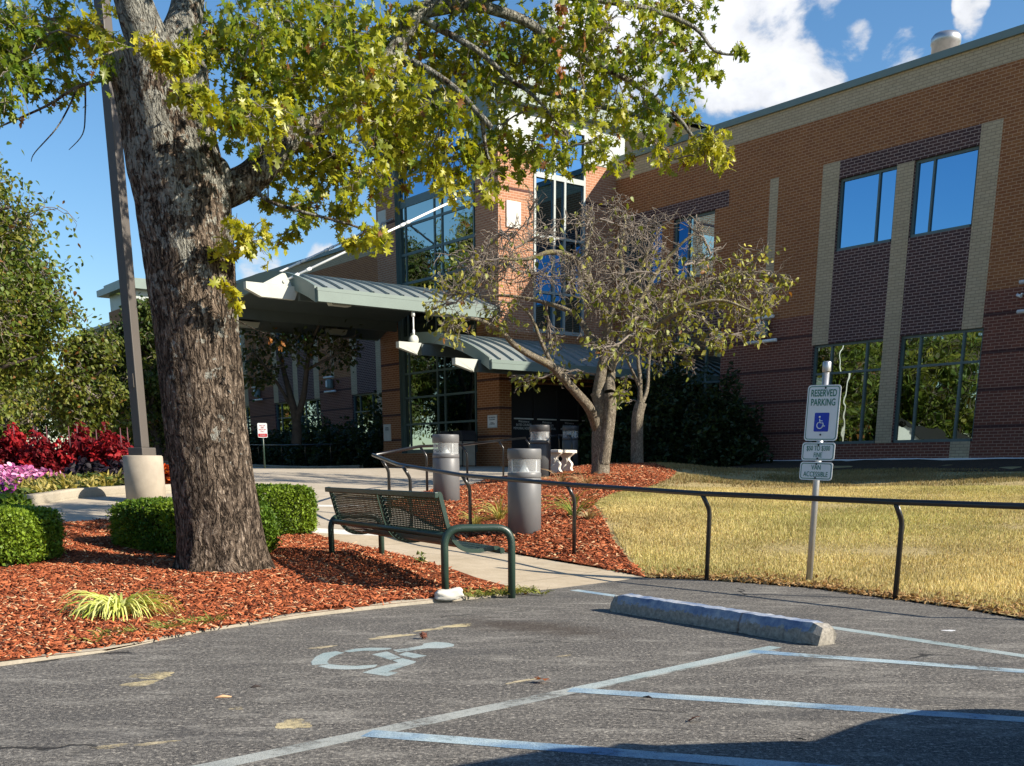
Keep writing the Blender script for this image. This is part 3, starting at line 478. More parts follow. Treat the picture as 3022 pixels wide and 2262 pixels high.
# ------------------------------------------------------------------ painted marks (flat sheets on the asphalt)
def strip(name,a,b,w,mat,z):
    a=Vector(a);b=Vector(b);d=(b-a).normalized();p=Vector((-d.y,d.x))*w/2; n=max(2,int((b-a).length/.12)); m=MB(); vs=[]
    for i in range(n+1):
        c=a.lerp(b,i/n); j1=1+random.uniform(-.05,.05); j2=1+random.uniform(-.05,.05)
        vs+=[(c.x+p.x*j1,c.y+p.y*j1,z),(c.x-p.x*j2,c.y-p.y*j2,z)]
    m.add(vs,[(2*i,2*i+1,2*i+3,2*i+2) for i in range(n)])
    o=m.build(name,mat); o.data.flip_normals() if o.data.polygons[0].normal.z<0 else None
    return tag(o,kind='structure')
strip('parking_line',(-1.6,3.15),(1.40,6.22),.105,MAT['paint_pale'],.0010)
strip('parking_line',(.22,5.02),(1.46,6.32),.085,MAT['paint_teal'],.0014)
strip('hatch_line',(-.62,4.16),(1.9,3.36),.11,MAT['paint_blue'],.0018)
strip('hatch_line',(.21,5.03),(3.4,3.94),.11,MAT['paint_blue'],.0018)
strip('hatch_line',(1.28,6.15),(3.6,5.0),.11,MAT['paint_blue'],.0018)
strip('bay_end_line',(.42,9.42),(1.9,7.28),.10,MAT['paint_blue'],.0010)
strip('bay_end_line',(1.9,7.28),(3.3,5.2),.10,MAT['paint_teal'],.0010)
m=MB()
for p in SYMBOL: m.add([(x,y,.0012) for x,y in p],[list(range(len(p)))])
o=m.build('wheelchair_symbol',MAT['paint_teal']); tag(o,kind='structure')
def patch(x,y,rx,ry,rot,mat=None,name='paint_patch'):
    m=MB(); n=40; vs=[]; ph=random.uniform(0,6)
    for k in range(n):
        t=2*PI*k/n; q=1+.16*math.sin(3*t+ph)+.1*math.sin(7*t+2*ph)+random.uniform(-.06,.06); a=rx*math.cos(t)*q; b=ry*math.sin(t)*q
        vs.append((x+a*math.cos(rot)-b*math.sin(rot),y+a*math.sin(rot)+b*math.cos(rot),.0012))
    m.add(vs,[list(range(n))]); return tag(m.build(name,mat or MAT['paint_yellow']),kind='structure')
for a in [(-1.87,5.40,.10,.10,.9),(-1.86,5.19,.09,.06,.9),(-.94,4.32,.07,.09,.2),(-1.25,4.62,.03,.03,.2),(-.83,6.72,.16,.045,.7),(-.62,7.02,.11,.035,.7),(-.45,7.2,.13,.06,.7),(-1.18,6.3,.09,.03,.7),(-.02,5.25,.1,.018,.75),(.22,6.0,.05,.02,.7),(-1.55,3.95,.06,.03,.6),(-1.4,4.0,.08,.02,.5)]: patch(*a)
patch(2.72,6.98,.045,.03,.2,MAT['sign_white'])

# ------------------------------------------------------------------ hospital building
BLD=empty('hospital_building',P0,RZB,'two storey brick building with beige bands and arched glass entrance tower','building')
ZG,ZS,ZLT,ZTR,ZUB,ZUT,ZLN,ZBB,ZTOP=.2,1.62,4.083,4.84,6.236,7.883,8.293,9.34,9.967
KEYNAME={'orange':'wall','maroon':'wall','tower':'wall','beige':'beige_brick_band','plum':'dark_brick_panel','course':'course_band'}
def paint_wall(name_of,s0,s1,z0,z1,rules,plane,mbs,axis='s',fixed=0.):
    """flat wall split into cells by colour rules (a0,a1,z0,z1,key); key None = opening; each connected patch becomes one part"""
    A=sorted({s0,s1,*[min(max(r[i],s0),s1) for r in rules for i in (0,1)]}); Z=sorted({z0,z1,*[min(max(r[i],z0),z1) for r in rules for i in (2,3)]})
    A=[a for i,a in enumerate(A) if i==0 or a-A[i-1]>1e-6]; Z=[a for i,a in enumerate(Z) if i==0 or a-Z[i-1]>1e-6]
    cell={}
    for i in range(len(A)-1):
        for j in range(len(Z)-1):
            a=(A[i]+A[i+1])/2; z=(Z[j]+Z[j+1])/2; key='orange'
            for r in rules:
                if r[0]<=a<=r[1] and r[2]<=z<=r[3]: key=r[4]
            if key: cell[(i,j)]=key
    seen=set()
    for st in list(cell):
        if st in seen: continue
        key=cell[st]; todo=[st]; seen.add(st); comp=[]
        while todo:
            i,j=todo.pop(); comp.append((i,j))
            for q in ((i+1,j),(i-1,j),(i,j+1),(i,j-1)):
                if q not in seen and cell.get(q)==key: seen.add(q); todo.append(q)
        vid={}; vs=[]; fs=[]
        def vx(i,j):
            if (i,j) not in vid: vid[(i,j)]=len(vs); vs.append((A[i],fixed,Z[j]) if axis=='s' else (fixed,A[i],Z[j]))
            return vid[(i,j)]
        for i,j in comp:
            q=[vx(i,j),vx(i,j+1),vx(i+1,j+1),vx(i+1,j)]
            if axis=='t2': q=q[::-1]
            fs.append(q)
        MB().add(vs,fs).build(KEYNAME[key],MAT[key],BLD)
def reveal(mb,s0,s1,z0,z1,d,t0=0.):
    for q in ([(s0,t0,z0),(s0,t0,z1),(s0,t0-d,z1),(s0,t0-d,z0)],[(s1,t0,z0),(s1,t0-d,z0),(s1,t0-d,z1),(s1,t0,z1)],[(s0,t0,z1),(s1,t0,z1),(s1,t0-d,z1),(s0,t0-d,z1)],[(s0,t0,z0),(s0,t0-d,z0),(s1,t0-d,z0),(s1,t0,z0)]): mb.add(q,[(0,1,2,3)])
def window(s0,s1,z0,z1,vm,hm,glass='glass_sky',t=-.07,parent=None,fw=.06,name='window'):
    """frame with mullions vm (s) and rails hm (z); pane is a sub-part"""
    f=MB(); d0,d1=t-.06,t
    f.box(s0,s0+fw,d0,d1,z0,z1); f.box(s1-fw,s1,d0,d1,z0,z1); f.box(s0+fw,s1-fw,d0,d1,z1-fw,z1); f.box(s0+fw,s1-fw,d0,d1+.04,z0,z0+fw*1.1)
    for v in vm: f.box(v-fw*.42,v+fw*.42,d0,d1-.004,z0+fw*1.1,z1-fw)
    for h in hm:
        cuts=[s0+fw]+sorted(vm)+[s1-fw]
        for i in range(len(cuts)-1):
            a=cuts[i]+(fw*.42 if i>0 else 0); b=cuts[i+1]-(fw*.42 if i<len(cuts)-2 else 0); f.box(a,b,d0,d1-.006,h-fw*.42,h+fw*.42)
    fo=f.build(name,MAT['sage_dark'],parent or BLD)
    cs=[s0+fw*.5]+sorted(vm)+[s1-fw*.5]; hs=[z0+fw*.5]+sorted(hm)+[z1-fw*.5]; p=MB()
    for i in range(len(cs)-1):
        for j in range(len(hs)-1):
            e=random.uniform(-.004,.004); e2=random.uniform(-.004,.004); y=t-.045
            p.add([(cs[i],y+e,hs[j]),(cs[i],y+e2,hs[j+1]),(cs[i+1],y-e,hs[j+1]),(cs[i+1],y-e2,hs[j])],[(0,1,2,3)])
    p.build('pane',MAT[glass],fo); return fo
def bay_rules(c,m=1):
    r=[(c-2.43,c-.0,ZS-.02,ZLT,None),(c,c+2.33,ZS-.02,ZLT,None)]
    R_=[(c-1.88,c+1.86,ZLT,ZLN,'plum'),(c+1.86,c+2.37,ZLT,ZLN,'beige'),(c-2.38,c-1.87,ZLT,ZLN,'beige'),
        (c-2.43,c-.28,ZS,ZLT,None),(c+.17,c+2.33,ZS,ZLT,None),(c-1.87,c-.24,ZUB,ZUT,None),(c+.2,c+1.86,ZUB,ZUT,None),(c-.25,c+.21,ZS-.5+.5,ZUT,'beige'),
        (c-2.38,c-1.87,1.22,ZS,'beige')]
    return R_
def bay_windows(c,rev):
    for a0,a1,z0,z1,vm,hm,gl in [(c-1.86,c-.25,ZUB,ZUT,[c-.73],[],'glass_sky'),(c+.21,c+1.85,ZUB,ZUT,[c+.73],[],'glass_sky'),
        (c-2.42,c-.26,ZS,ZLT,[c-1.9,c-.78],[3.37],'glass_wavy'),(c+.19,c+2.32,ZS,ZLT,[c+.72,c+1.78],[3.37],'glass_wavy')]:
        fo=window(a0,a1,z0,z1,vm,hm,gl); rv=MB(); reveal(rv,a0,a1,z0,z1,.14); rv.build('reveal',MAT['plum'],fo)
def wing(s0,s1,bays,lights,extra_rules=(),extra_win=()):
    mbs={}; rules=[(s0,s1,ZG,ZTR,'maroon'),(s0,s1,ZBB,ZTOP-.15,'beige'),(s0,s1,ZTOP-.15,ZTOP,'beige')]
    for z in (4.3,3.5,2.7,1.9): rules.append((s0,s1,z,z+.072,'course'))
    for l in lights: rules.append((l-.14,l+.14,ZTR,ZUT+.4,'beige'))
    for c in bays: rules+=bay_rules(c)
    rules+=list(extra_rules)
    paint_wall('wall',s0,s1,ZG,ZTOP-.1,rules,0,mbs)
    rev=MB()
    for c in bays: bay_windows(c,rev)
    for w in extra_win: fo=window(*w); rv=MB(); reveal(rv,w[0],w[1],w[2],w[3],.14); rv.build('reveal',MAT['plum'],fo)
    cp=MB(); cp.box(s0,s1,-.5,.07,ZTOP-.15,ZTOP)
    cp.build('coping',MAT['sage'],BLD)
    b=MB(); b.add([(s0,-.5,ZG),(s1,-.5,ZG),(s1,-14,ZG),(s0,-14,ZG),(s0,-.5,ZTOP-.4),(s1,-.5,ZTOP-.4),(s1,-14,ZTOP-.4),(s0,-14,ZTOP-.4)],[(4,5,6,7),(2,3,7,6),(1,2,6,5),(3,0,4,7)])
    b.build('flat_roof',MAT['concrete'],BLD)
    for l in lights: wall_light(l)
def wall_light(l):
    o=MB()
    o.lathe([(.10,4.42),(.155,4.42),(.16,4.46),(.16,4.76),(.13,4.80),(.02,4.80)],16,0,(l,.17))
    b=o.build('wall_lamp',MAT['sage'],BLD)
    for z,a,c in ((4.90,-.36,.52),(4.30,-.5,.5)):
        x=MB(); x.tube([(l+a,.17,z),(l+c,.17,z)],.042,10); x.tube([(l,.17,z),(l,.0,z)],.02,6)
        x.build('lamp_bar',MAT['white_metal'],b)
    y=MB(); y.box(l-.07,l+.07,.325,.34,4.48,4.74); y.build('lamp_lens',MAT['sign_white'],b)
lw=[(-4.10,-2.51,ZUB,ZUT,[-3.05],[],'glass_sky'),(-2.04,-.46,ZUB,ZUT,[-1.5],[],'glass_sky'),(-4.55,-2.6,ZS,4.77,[-3.9],[3.4],'glass_wavy')]
wing(-26,0,[-10.07,-17.67,-24.0+.6],[-6.16,-13.85],[(-4.6,-.3,ZUT,ZLN,'plum'),(-4.6,-2.5,4.77,5.4,'plum'),(-4.55,-2.6,ZS,4.77,None)]+[(w[0],w[1],w[2],w[3],None) for w in lw[:2]],lw)
wing(6.72,41,[14.4,22.1,29.8,37.3],[18.4,26.0,33.6])
wing(45,54,[],[])
# second, far tower
mbs={}; paint_wall('w',41,45.,ZG,10.2,[(41,45.,ZG,10.2,'tower')],0,mbs,'s',.9); paint_wall('w',-8,.9,ZG,10.2,[(-8,.9,ZG,10.2,'tower')],0,mbs,'t',41.)
b=MB(); b.box(41.2,44.9,-7,.8,10.2,11.1); b.build('tower_panel',MAT['panel_metal'],BLD)
b=MB(); b.box(40.7,45.7,-8,1.3,11.1,11.45); b.box(41.0,45.2,-7.6,1.0,11.45,11.7); b.build('tower_roof',MAT['sage'],BLD)

# ------------------------------------------------------------------ entrance tower
TF=4.39; TW_=6.72; TC=3.36
def arcz(s,half,rise,z0,c=TC):
    q=(s-c)/half; Rr=(half*half+rise*rise)/(2*rise); return z0+math.sqrt(max(0,Rr*Rr-(s-c)**2))-(Rr-rise)
BL,BR=1.12,5.55
mbs={}
rules=[(0,TW_,ZG,9.64,'tower'),(BL,BR,1.5,9.64,None)]
for z in (4.3,3.5,2.7,1.9,8.56): rules.insert(1,(0,TW_,z,z+.072,'course'))
rules=[(0,TW_,ZG,9.64,'maroon' if False else 'orange')]+[(0,TW_,4.84,9.64,'tower')]+rules[1:]
paint_wall('w',0,TW_,ZG,9.64,rules,0,mbs,'s',TF)
# right side face: sunlit brick, tall glazing, entrance doors below
rs=[(-.3,TF,ZG,9.64,'tower'),(-.3,TF,ZG,4.84,'orange')]
for z in (4.3,3.5,2.7,1.9,8.56): rs.append((-.3,TF,z,z+.072,'course'))
rs+=[(1.25,3.1,4.9,9.64,None),(.2,3.95,1.0,3.45,None)]
paint_wall('w',-.3,TF,ZG,9.64,rs,0,mbs,'t',0.)
paint_wall('w',-.3,TF,ZG,9.64,[(-.3,TF,ZG,9.64,'tower')],0,mbs,'t2',TW_)
# metal gable panel above the piers with the arched opening
def gable(name,t,mat,top,bot,s0,s1,n=40,depth=.12):
    m=MB(); vs=[];f=[]
    for i in range(n+1):
        s=s0+(s1-s0)*i/n; zt=top(s); zb=min(bot(s),zt-.02)
        vs+=[(s,t,zb),(s,t,zt),(s,t-depth,zb),(s,t-depth,zt)]
    for i in range(n):
        a=4*i; f+=[(a,a+1,a+5,a+4),(a+2,a+6,a+7,a+3),(a,a+4,a+6,a+2),(a+1,a+3,a+7,a+5)]
    f+=[(0,2,3,1),(4*n,4*n+1,4*n+3,4*n+2)]
    return m.add(vs,f).build(name,mat,BLD)
rooft=lambda s: arcz(s,3.55,.92,11.28)
archb=lambda s: arcz(s,2.24,1.25,10.02) if BL<s<BR else 9.64
def archbot(s): return archb(s)
ss=sorted([0,BL,BR,TW_]+[BL+(BR-BL)*i/36 for i in range(1,36)]+[BL-1e-3,BR+1e-3])
m=MB(); vs=[]; f=[]
for s in ss:
    zb=9.64 if (s<=BL or s>=BR) else archb(s)
    vs+=[(s,TF+.01,zb),(s,TF+.01,rooft(s)-.45),(s,TF-.15,zb),(s,TF-.15,rooft(s)-.45)]
for i in range(len(ss)-1):
    a=4*i; f+=[(a,a+1,a+5,a+4),(a,a+4,a+6,a+2)]
f+=[(0,2,3,1),(4*len(ss)-4,4*len(ss)-3,4*len(ss)-1,4*len(ss)-2)]
m.add(vs,f).build('gable_panel',MAT['sage'],BLD)
m=MB(); n=36; vs=[];f=[]
for k in range(n+1):
    s=BL+(BR-BL)*k/n; z=arcz(s,2.24,1.25,10.02) if 0<k<n else 10.02
    vs+=[(s,TF+.03,z-.09),(s,TF+.03,z+.02),(s,TF-.12,z-.09),(s,TF-.12,z+.02)]
for i in range(n): a=4*i; f+=[(a,a+1,a+5,a+4),(a,a+4,a+6,a+2),(a+1,a+3,a+7,a+5)]
m.add(vs,f).build('arch_trim',MAT['sage_dark'],BLD)
gable('roof_fascia',TF+.32,MAT['sage'],lambda s:rooft(s)+.0,lambda s:rooft(s)-.62,-.15,TW_+.15)
# barrel roof
m=MB(); vs=[];f=[]; n=40
for i in range(n+1):
    s=-.2+(TW_+.4)*i/n; z=rooft(min(max(s,-.15),TW_+.15))+.03
    vs+=[(s,TF+.42,z),(s,-8.,z),(s,TF+.42,z-.12),(s,-8.,z-.12)]
for i in range(n): a=4*i; f+=[(a,a+4,a+5,a+1),(a+2,a+3,a+7,a+6),(a,a+2,a+6,a+4)]
m.add(vs,f)
for t in np.arange(-7.8,TF+.4,.45):
    for i in range(n):
        s=-.2+(TW_+.4)*i/n; s2=-.2+(TW_+.4)*(i+1)/n; z=rooft(min(max(s,-.15),TW_+.15))+.03; z2=rooft(min(max(s2,-.15),TW_+.15))+.03
        m.add([(s,t-.015,z),(s2,t-.015,z2),(s2,t+.015,z2),(s,t+.015,z),(s,t-.015,z+.05),(s2,t-.015,z2+.05),(s2,t+.015,z2+.05),(s,t+.015,z+.05)],[(4,5,6,7),(0,1,5,4),(3,7,6,2)])
m.build('barrel_roof',MAT['roof_metal'],BLD)
for s0,s1 in ((-.42,-.02),(TW_+.02,TW_+.42)): MB().box(s0,s1,-1.55,TF+.38,11.14,11.30).build('eave_gutter',MAT['sage'],BLD)
for s0,s1 in ((-.30,-.0),(TW_,TW_+.3)): MB().box(s0,s1,-1.3,TF+.1,10.72,11.02).build('eave_band',MAT['sage'],BLD)
for q in ((-.02,0.,-.3,1.2,9.64,10.72),(-.02,0.,3.15,TF-.02,9.64,10.72),(-.02,0,1.2,3.15,10.45,10.72),(-.01,.06,-1.3,TF,11.02,11.14),(.06,TW_,-.3,-.2,9.64,11.2)): MB().box(*q).build('side_panel',MAT['panel_metal'],BLD)
for a in (-.16,TW_+.02): MB().box(a,a+.14,-1.3,-1.16,ZTOP-.3,10.72).build('roof_post',MAT['panel_metal'],BLD)
# tall side glazing on the right face (local x fixed): pale frame, sky glass
f=MB(); tv=[1.25,1.99,2.38,3.1]
for t in tv: f.box(-.03,.03,t-.035,t+.035,4.9,10.45)
for z,h in ((9.09,.07),(7.5,.035),(6.,.035),(4.93,.05),(10.4,.05)):
    for i in range(3): f.box(-.034,.026,tv[i]+.036,tv[i+1]-.036,z-h,z+h)
fo=f.build('side_window',MAT['panel_metal'],BLD); p=MB(); p.add([(.035,1.25,4.9),(.035,3.1,4.9),(.035,3.1,10.45),(.035,1.25,10.45)],[(3,2,1,0)]); p.build('pane',MAT['glass_sky'],fo)
# front curtain wall, upper and lower in one arched bay
f=MB(); tt=TF-.16; vmul=[1.40,3.07,3.49,5.16]; hr=[(1.56,.06),(2.42,.03),(3.25,.03),(4.0,.03),(5.1,.05),(6.72,.04),(7.57,.04),(8.4,.035),(9.05,.12),(9.82,.04)]
for s in (BL+.04,BR-.04): f.box(s-.045,s+.045,tt-.06,tt+.05,1.5,10.05)
for s in vmul: f.box(s-.03,s+.03,tt-.06,tt+.03,1.5,arcz(s,2.24,1.25,10.02)-.02)
cuts=[BL+.085]+vmul+[BR-.085]
for z,h in hr:
    for i in range(len(cuts)-1): f.box(cuts[i]+.03,cuts[i+1]-.03,tt-.06,tt+.024,z-h,z+h)
fo=f.build('arched_window',MAT['sage_dark'],BLD); zc=[1.5]+[z for z,_ in hr[1:]]
for lo,hi,gl in ((1.5,9.05,'glass_wavy'),(9.05,10.02,'glass_sky')):
    p=MB(); zz=[z for z in zc if lo<=z<=hi]+([hi] if hi not in zc else [])
    cs=[BL]+vmul+[BR]
    for i in range(len(cs)-1):
        for j in range(len(zz)-1):
            e=random.uniform(-.005,.005); e2=random.uniform(-.005,.005); p.add([(cs[i],tt+e,zz[j]),(cs[i],tt+e2,zz[j+1]),(cs[i+1],tt-e,zz[j+1]),(cs[i+1],tt-e2,zz[j])],[(0,1,2,3)])
    if lo>9:
        vs=[(BL,tt,10.02),(BR,tt,10.02)]+[(s,tt,arcz(s,2.24,1.25,10.02)) for s in np.linspace(BR-.01,BL+.01,24)]; p.add(vs,[list(range(len(vs)))[::-1]])
    p.build('pane',MAT[gl],fo)
m=MB(); reveal(m,BL,BR,1.5,10.02,.3,TF); m.build('window_reveal',MAT['sage_dark'],BLD)
m=MB()
for s0 in (6.05,.0): pass
m.box(6.08,6.55,TF,TF+.04,8.5,9.0); m.box(.18,.55,TF,TF+.04,8.45,8.9); m.box(-.04,0.,3.62,4.12,7.6,8.28); m.build('anchor_plate',MAT['stone'],BLD)
# inner dark core so glass never shows through
m=MB(); m.box(.3,TW_-.3,-.25,TF-.4,ZG,9.9); m.build('interior_core',MAT['ink'],BLD)
# entrance doors in the right face recess
dz0,dz1=1.08,3.45
door0=empty('entrance_doors',(0,0,0)); door0.parent=BLD
fr=MB(); xs=.26; cuts=[.22,1.12,2.0,2.9,3.78]
for c in cuts+[3.93]: fr.box(xs-.05,xs+.03,c-.045,c+.045,dz0,dz1)
for i in range(4):
    for z,h in ((dz0+.05,.05),(2.47,.02),(3.4,.05)): fr.box(xs-.046,xs+.026,cuts[i]+.045,cuts[i+1]-.045,z-h,z+h)
fo=fr.build('door_frame',MAT['ink'],BLD)
for i in range(4): MB().box(xs-.075,xs-.05,cuts[i]+.08,cuts[i+1]-.08,2.44,2.475).build('push_rail',MAT['white_metal'],fo)
p=MB(); p.add([(xs+.05,.2,dz0),(xs+.05,3.95,dz0),(xs+.05,3.95,dz1),(xs+.05,.2,dz1)],[(3,2,1,0)]); p.build('pane',MAT['glass_dark'],fo)
bpy.data.objects.remove(door0)
m=MB()
for q in ([(0,.2,dz0),(0,.2,dz1),(xs+.1,.2,dz1),(xs+.1,.2,dz0)],[(0,3.95,dz0),(xs+.1,3.95,dz0),(xs+.1,3.95,dz1),(0,3.95,dz1)],[(0,.2,dz1),(0,3.95,dz1),(xs+.1,3.95,dz1),(xs+.1,.2,dz1)]): m.add(q,[(0,1,2,3)])
m.build('door_reveal',MAT['maroon'],BLD)
def text(name,body,size,mat,parent,loc,rot,sx=1.,ext=.0012,align='CENTER',sp=1.,bold=0.):
    c=bpy.data.curves.new(name,'FONT'); c.body=body; c.size=size; c.align_x=align; c.align_y='CENTER'; c.extrude=ext; c.space_line=sp; c.offset=bold
    t=bpy.data.objects.new(name,c); link(t); dg=bpy.context.evaluated_depsgraph_get()
    me=bpy.data.meshes.new_from_object(t.evaluated_get(dg)); bpy.data.objects.remove(t); me.materials.clear(); me.materials.append(mat)
    o=bpy.data.objects.new(name,me); link(o,parent); o.location=loc; o.rotation_euler=rot; o.scale=(sx,1,1); return o
rsd=(PI/2,0,-PI/2)
for tc_,b,sz in ((3.33,'Welcome to\nBATES COUNTY\nMEMORIAL HOSPITAL',.10),(2.44,'Welcome to\nBATES COUNTY\nMEMORIAL HOSPITAL',.09),(1.55,'Welcome to\nBATES COUNTY\nMEMORIAL HOSPITAL',.09)): text('door_lettering',b,sz,MAT['sign_white'],fo,(xs-.052,tc_,2.28),rsd,.8)
# roof vent behind the parapet
m=MB(); m.lathe([(.33,9.4),(.33,11.2),(.36,11.22),(.36,11.36),(.30,11.44),(.05,11.46)],28,0,(-8.85,-3.)); m.build('roof_vent',MAT['galv'],BLD)

# ------------------------------------------------------------------ canopies
def barrel(root,s0,s1,c,half,rise,z0,t0,t1,th=.34,seam=.46,n=30,Rn='roof'):
    zf=lambda s: arcz(s,half,rise,z0,c)
    S=[s0+(s1-s0)*i/n for i in range(n+1)]
    m=MB(); vs=[];f=[]
    for s in S: z=zf(s); vs+=[(s,t0,z),(s,t1-.06,z)]
    for i in range(n): f.append((2*i,2*i+2,2*i+3,2*i+1))
    m.add(vs,f)
    t=t1-.35
    while t>t0+.1:
        for i in range(n):
            a,b_=S[i],S[i+1]; za,zb=zf(a),zf(b_)
            m.add([(a,t-.018,za),(b_,t-.018,zb),(b_,t+.018,zb),(a,t+.018,za),(a,t-.018,za+.06),(b_,t-.018,zb+.06),(b_,t+.018,zb+.06),(a,t+.018,za+.06)],[(4,5,6,7),(0,1,5,4),(3,7,6,2)])
        t-=seam
    m.build('seam_roof',MAT['roof_metal'],root)
    m=MB(); vs=[];f=[]
    for s in S: z=zf(s); vs+=[(s,t1,z+.05),(s,t1,z-th),(s,t1-.07,z+.05),(s,t1-.07,z-th)]
    for i in range(n): a=4*i; f+=[(a,a+4,a+5,a+1),(a+2,a+3,a+7,a+6),(a,a+2,a+6,a+4),(a+1,a+5,a+7,a+3)]
    f+=[(0,1,3,2),(4*n,4*n+2,4*n+3,4*n+1)]
    m.add(vs,f); 
    m.build('arch_fascia',MAT['sage'],root)
    m=MB(); vs=[];f=[]
    for s in S: z=zf(s)-th+.03; vs+=[(s,t0,z),(s,t1-.08,z)]
    for i in range(n): f.append((2*i,2*i+1,2*i+3,2*i+2))
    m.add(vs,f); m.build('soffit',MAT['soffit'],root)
    return zf
def eave(root,s,t0,t1,z0,z1,d):
    m=MB(); m.box(min(s,s+d),max(s,s+d),t0,t1,z0,z1-.09); m.box(min(s-.02*np.sign(-d),s+d),max(s-.02*np.sign(-d),s+d),t0,t1+.01,z1-.086,z1); m.build('eave_fascia',MAT['sage'],root)
def beam(root,s,t0,t1,zt,h,w=.16,cut=.55,tip=1.5):
    prof=[(t1-tip,zt),(t1,zt),(t1,zt-h*.5),(t1-cut*.75,zt-h),(t1-tip+.16,zt-h)]
    m=MB(); m.prism(prof,lambda a,b,d:(d,a,b),s-w/2,s+w/2); o=m.build('tapered_beam',MAT['cream_metal'],root)
    m=MB(); m.box(s-w*.42,s+w*.42,t0,t1-tip-.01,zt-h*.98,zt-.02); m.build('shaded_beam_root',MAT['soffit'],root); return o  # inner length of the beam, darkness under the canopy put into its colour
CN=empty('drive_canopy',P0,RZB,'large arched green metal canopy hung on white rods over the driveway','canopy')
zf=barrel(CN,.0,6.72,TC,3.36,.70,5.46,TF+.05,10.2)
eave(CN,-.005,TF+.05,10.16,5.13,5.47,-.1); eave(CN,6.725,TF+.05,10.16,5.13,5.47,.1)
bm=MB()
for s in (1.2,5.52):
    b=beam(CN,s,TF+.1,11.55,5.62,.33)
    lg=MB(); lg.prism([(11.05,5.63),(10.25,5.63),(10.42,5.92),(10.5,5.92)],lambda a,b_,d:(d,a,b_),s-.03,s+.03); lg.tube([(s-.06,10.47,5.72),(s+.06,10.47,5.72)],.04,10); lg.build('lug_plate',MAT['cream_metal'],b)
    a=Vector((s,10.46,5.73)); e=Vector((s-.1 if s<3 else s+.1,TF+.05,8.66)); rd=MB(); rd.tube([a,e],.03,10)
    for q in (.06,.12,.44,.47,.6,.63,.92): p=a.lerp(e,q); d=(e-a).normalized(); rd.tube([p-d*.07,p+d*.07],.043,10)
    rd.build('tie_rod',MAT['white_metal'],CN)
for s,t in ((.55,9.2),(6.2,9.3),(6.2,6.3),(.55,6.0)):
    z=zf(s)-.36; m=MB(); m.prism([(-.35,.0),(.35,.0),(.28,-.16),(-.28,-.16)],lambda a,b_,d:(s+d,t+a,z+b_),-.12,.12); m.build('soffit_light',MAT['cream_metal'],CN)
C2=empty('door_canopy',P0,RZB,'small arched green metal canopy with two pale beams over the entrance doors','canopy')
zf2=barrel(C2,-2.8,1.0,.9,3.7,.92,3.72,.05,6.75,.24,.42,24)
eave(C2,-2.805,.05,6.72,3.50,3.73,-.08)
for s,t1,zt in ((.02,7.78,4.33),(-2.35,7.55,3.75)):
    b=beam(C2,s,.2,t1,zt,.31,.16,.8,.72)
lg=MB(); lg.lathe([(.01,-.05),(.13,-.05),(.13,.05),(.01,.05)],16); o=lg.build('lug_plate',MAT['cream_metal'],C2); o.location=(.02,7.26,4.40); o.rotation_euler=(0,PI/2,0)
m=MB(); m.tube([(.02,7.26,4.45),(.02,7.26,5.12)],.022,8); m.tube([(.02,7.26,4.52),(.02,7.26,4.66)],.035,8); m.tube([(.02,7.26,5.0),(.02,7.26,5.13)],.05,8); m.build('hanger_rod',MAT['white_metal'],C2)

# ------------------------------------------------------------------ parking sign
def rrect(w,h,r,n=5):
    o=[]
    for cx,cy,a0 in ((w/2-r,h/2-r,0),(-w/2+r,h/2-r,90),(-w/2+r,-h/2+r,180),(w/2-r,-h/2+r,270)):
        for k in range(n+1): a=R(a0+90*k/n); o.append((cx+r*math.cos(a),cy+r*math.sin(a)))
    return o
def plate(w,h,r,root,loc,rot,name='sign_plate'):
    m=MB(); m.prism(rrect(w,h,r),lambda a,b,d:(a,d,b),-.0015,.0015,0); o=m.build(name,MAT['sign_white'],root); o.location=loc; o.rotation_euler=rot
    b=MB(); t=.006; A=rrect(w-.02,h-.02,r*.85); B=rrect(w-.02-2*t,h-.02-2*t,r*.7); n=len(A)
    b.add([(x,-.0025,z) for x,z in A]+[(x,-.0025,z) for x,z in B],[(i,(i+1)%n,n+(i+1)%n,n+i) for i in range(n)]); b.build('border',MAT['sign_green'],o)
    return o
sx_,sy_=2.542,9.869; zb=g(sx_,sy_)
SG=empty('parking_sign',(sx_,sy_,zb),0,'reserved parking sign with wheelchair symbol on a galvanised post in the dry grass','sign')
zz0=-zb
m=MB(); m.tube([(0,0,-.2),(0.008,0,.9),(.03,0,1.87+zz0)],.029,16); pst=m.build('post',MAT['galv'],SG)
m=MB(); m.lathe([(.034,1.80+zz0),(.037,1.805+zz0),(.037,1.875+zz0),(.030,1.885+zz0)],16,0,(.03,0)); m.build('post_cap',MAT['galv'],SG)
ry=R(-38)
def face(o,kids):
    pass
fx=PI/2
def on_plate(o,body,size,x,z,sx,mat='sign_green',sp=.9,bold=.0):
    text('lettering',body,size,MAT[mat],o,(x,-.004,z),(PI/2,0,0),sx,.0006,'CENTER',sp,bold)
def bolt(o,x,z):
    b=MB(); b.lathe([(.0,-.002),(.008,-.002),(.008,.004),(.0,.005)],8); q=b.build('bolt',MAT['ink'],o); q.location=(x,-.004,z); q.rotation_euler=(PI/2,0,0)
rr_=(R(0),R(1.2),R(-40))
p1=plate(.305,.457,.03,SG,(.01,-.036,1.464+zz0),rr_)
on_plate(p1,'RESERVED',.080,0,.160,.66,bold=.0008); on_plate(p1,'PARKING',.080,0,.085,.68,bold=.0008)
m=MB(); m.add([(x,-.0032,z-.075) for x,z in rrect(.135,.155,.01)],[list(range(24))]); sq=m.build('symbol_panel',MAT['sign_blue'],p1)
m=MB(); zc=-.075
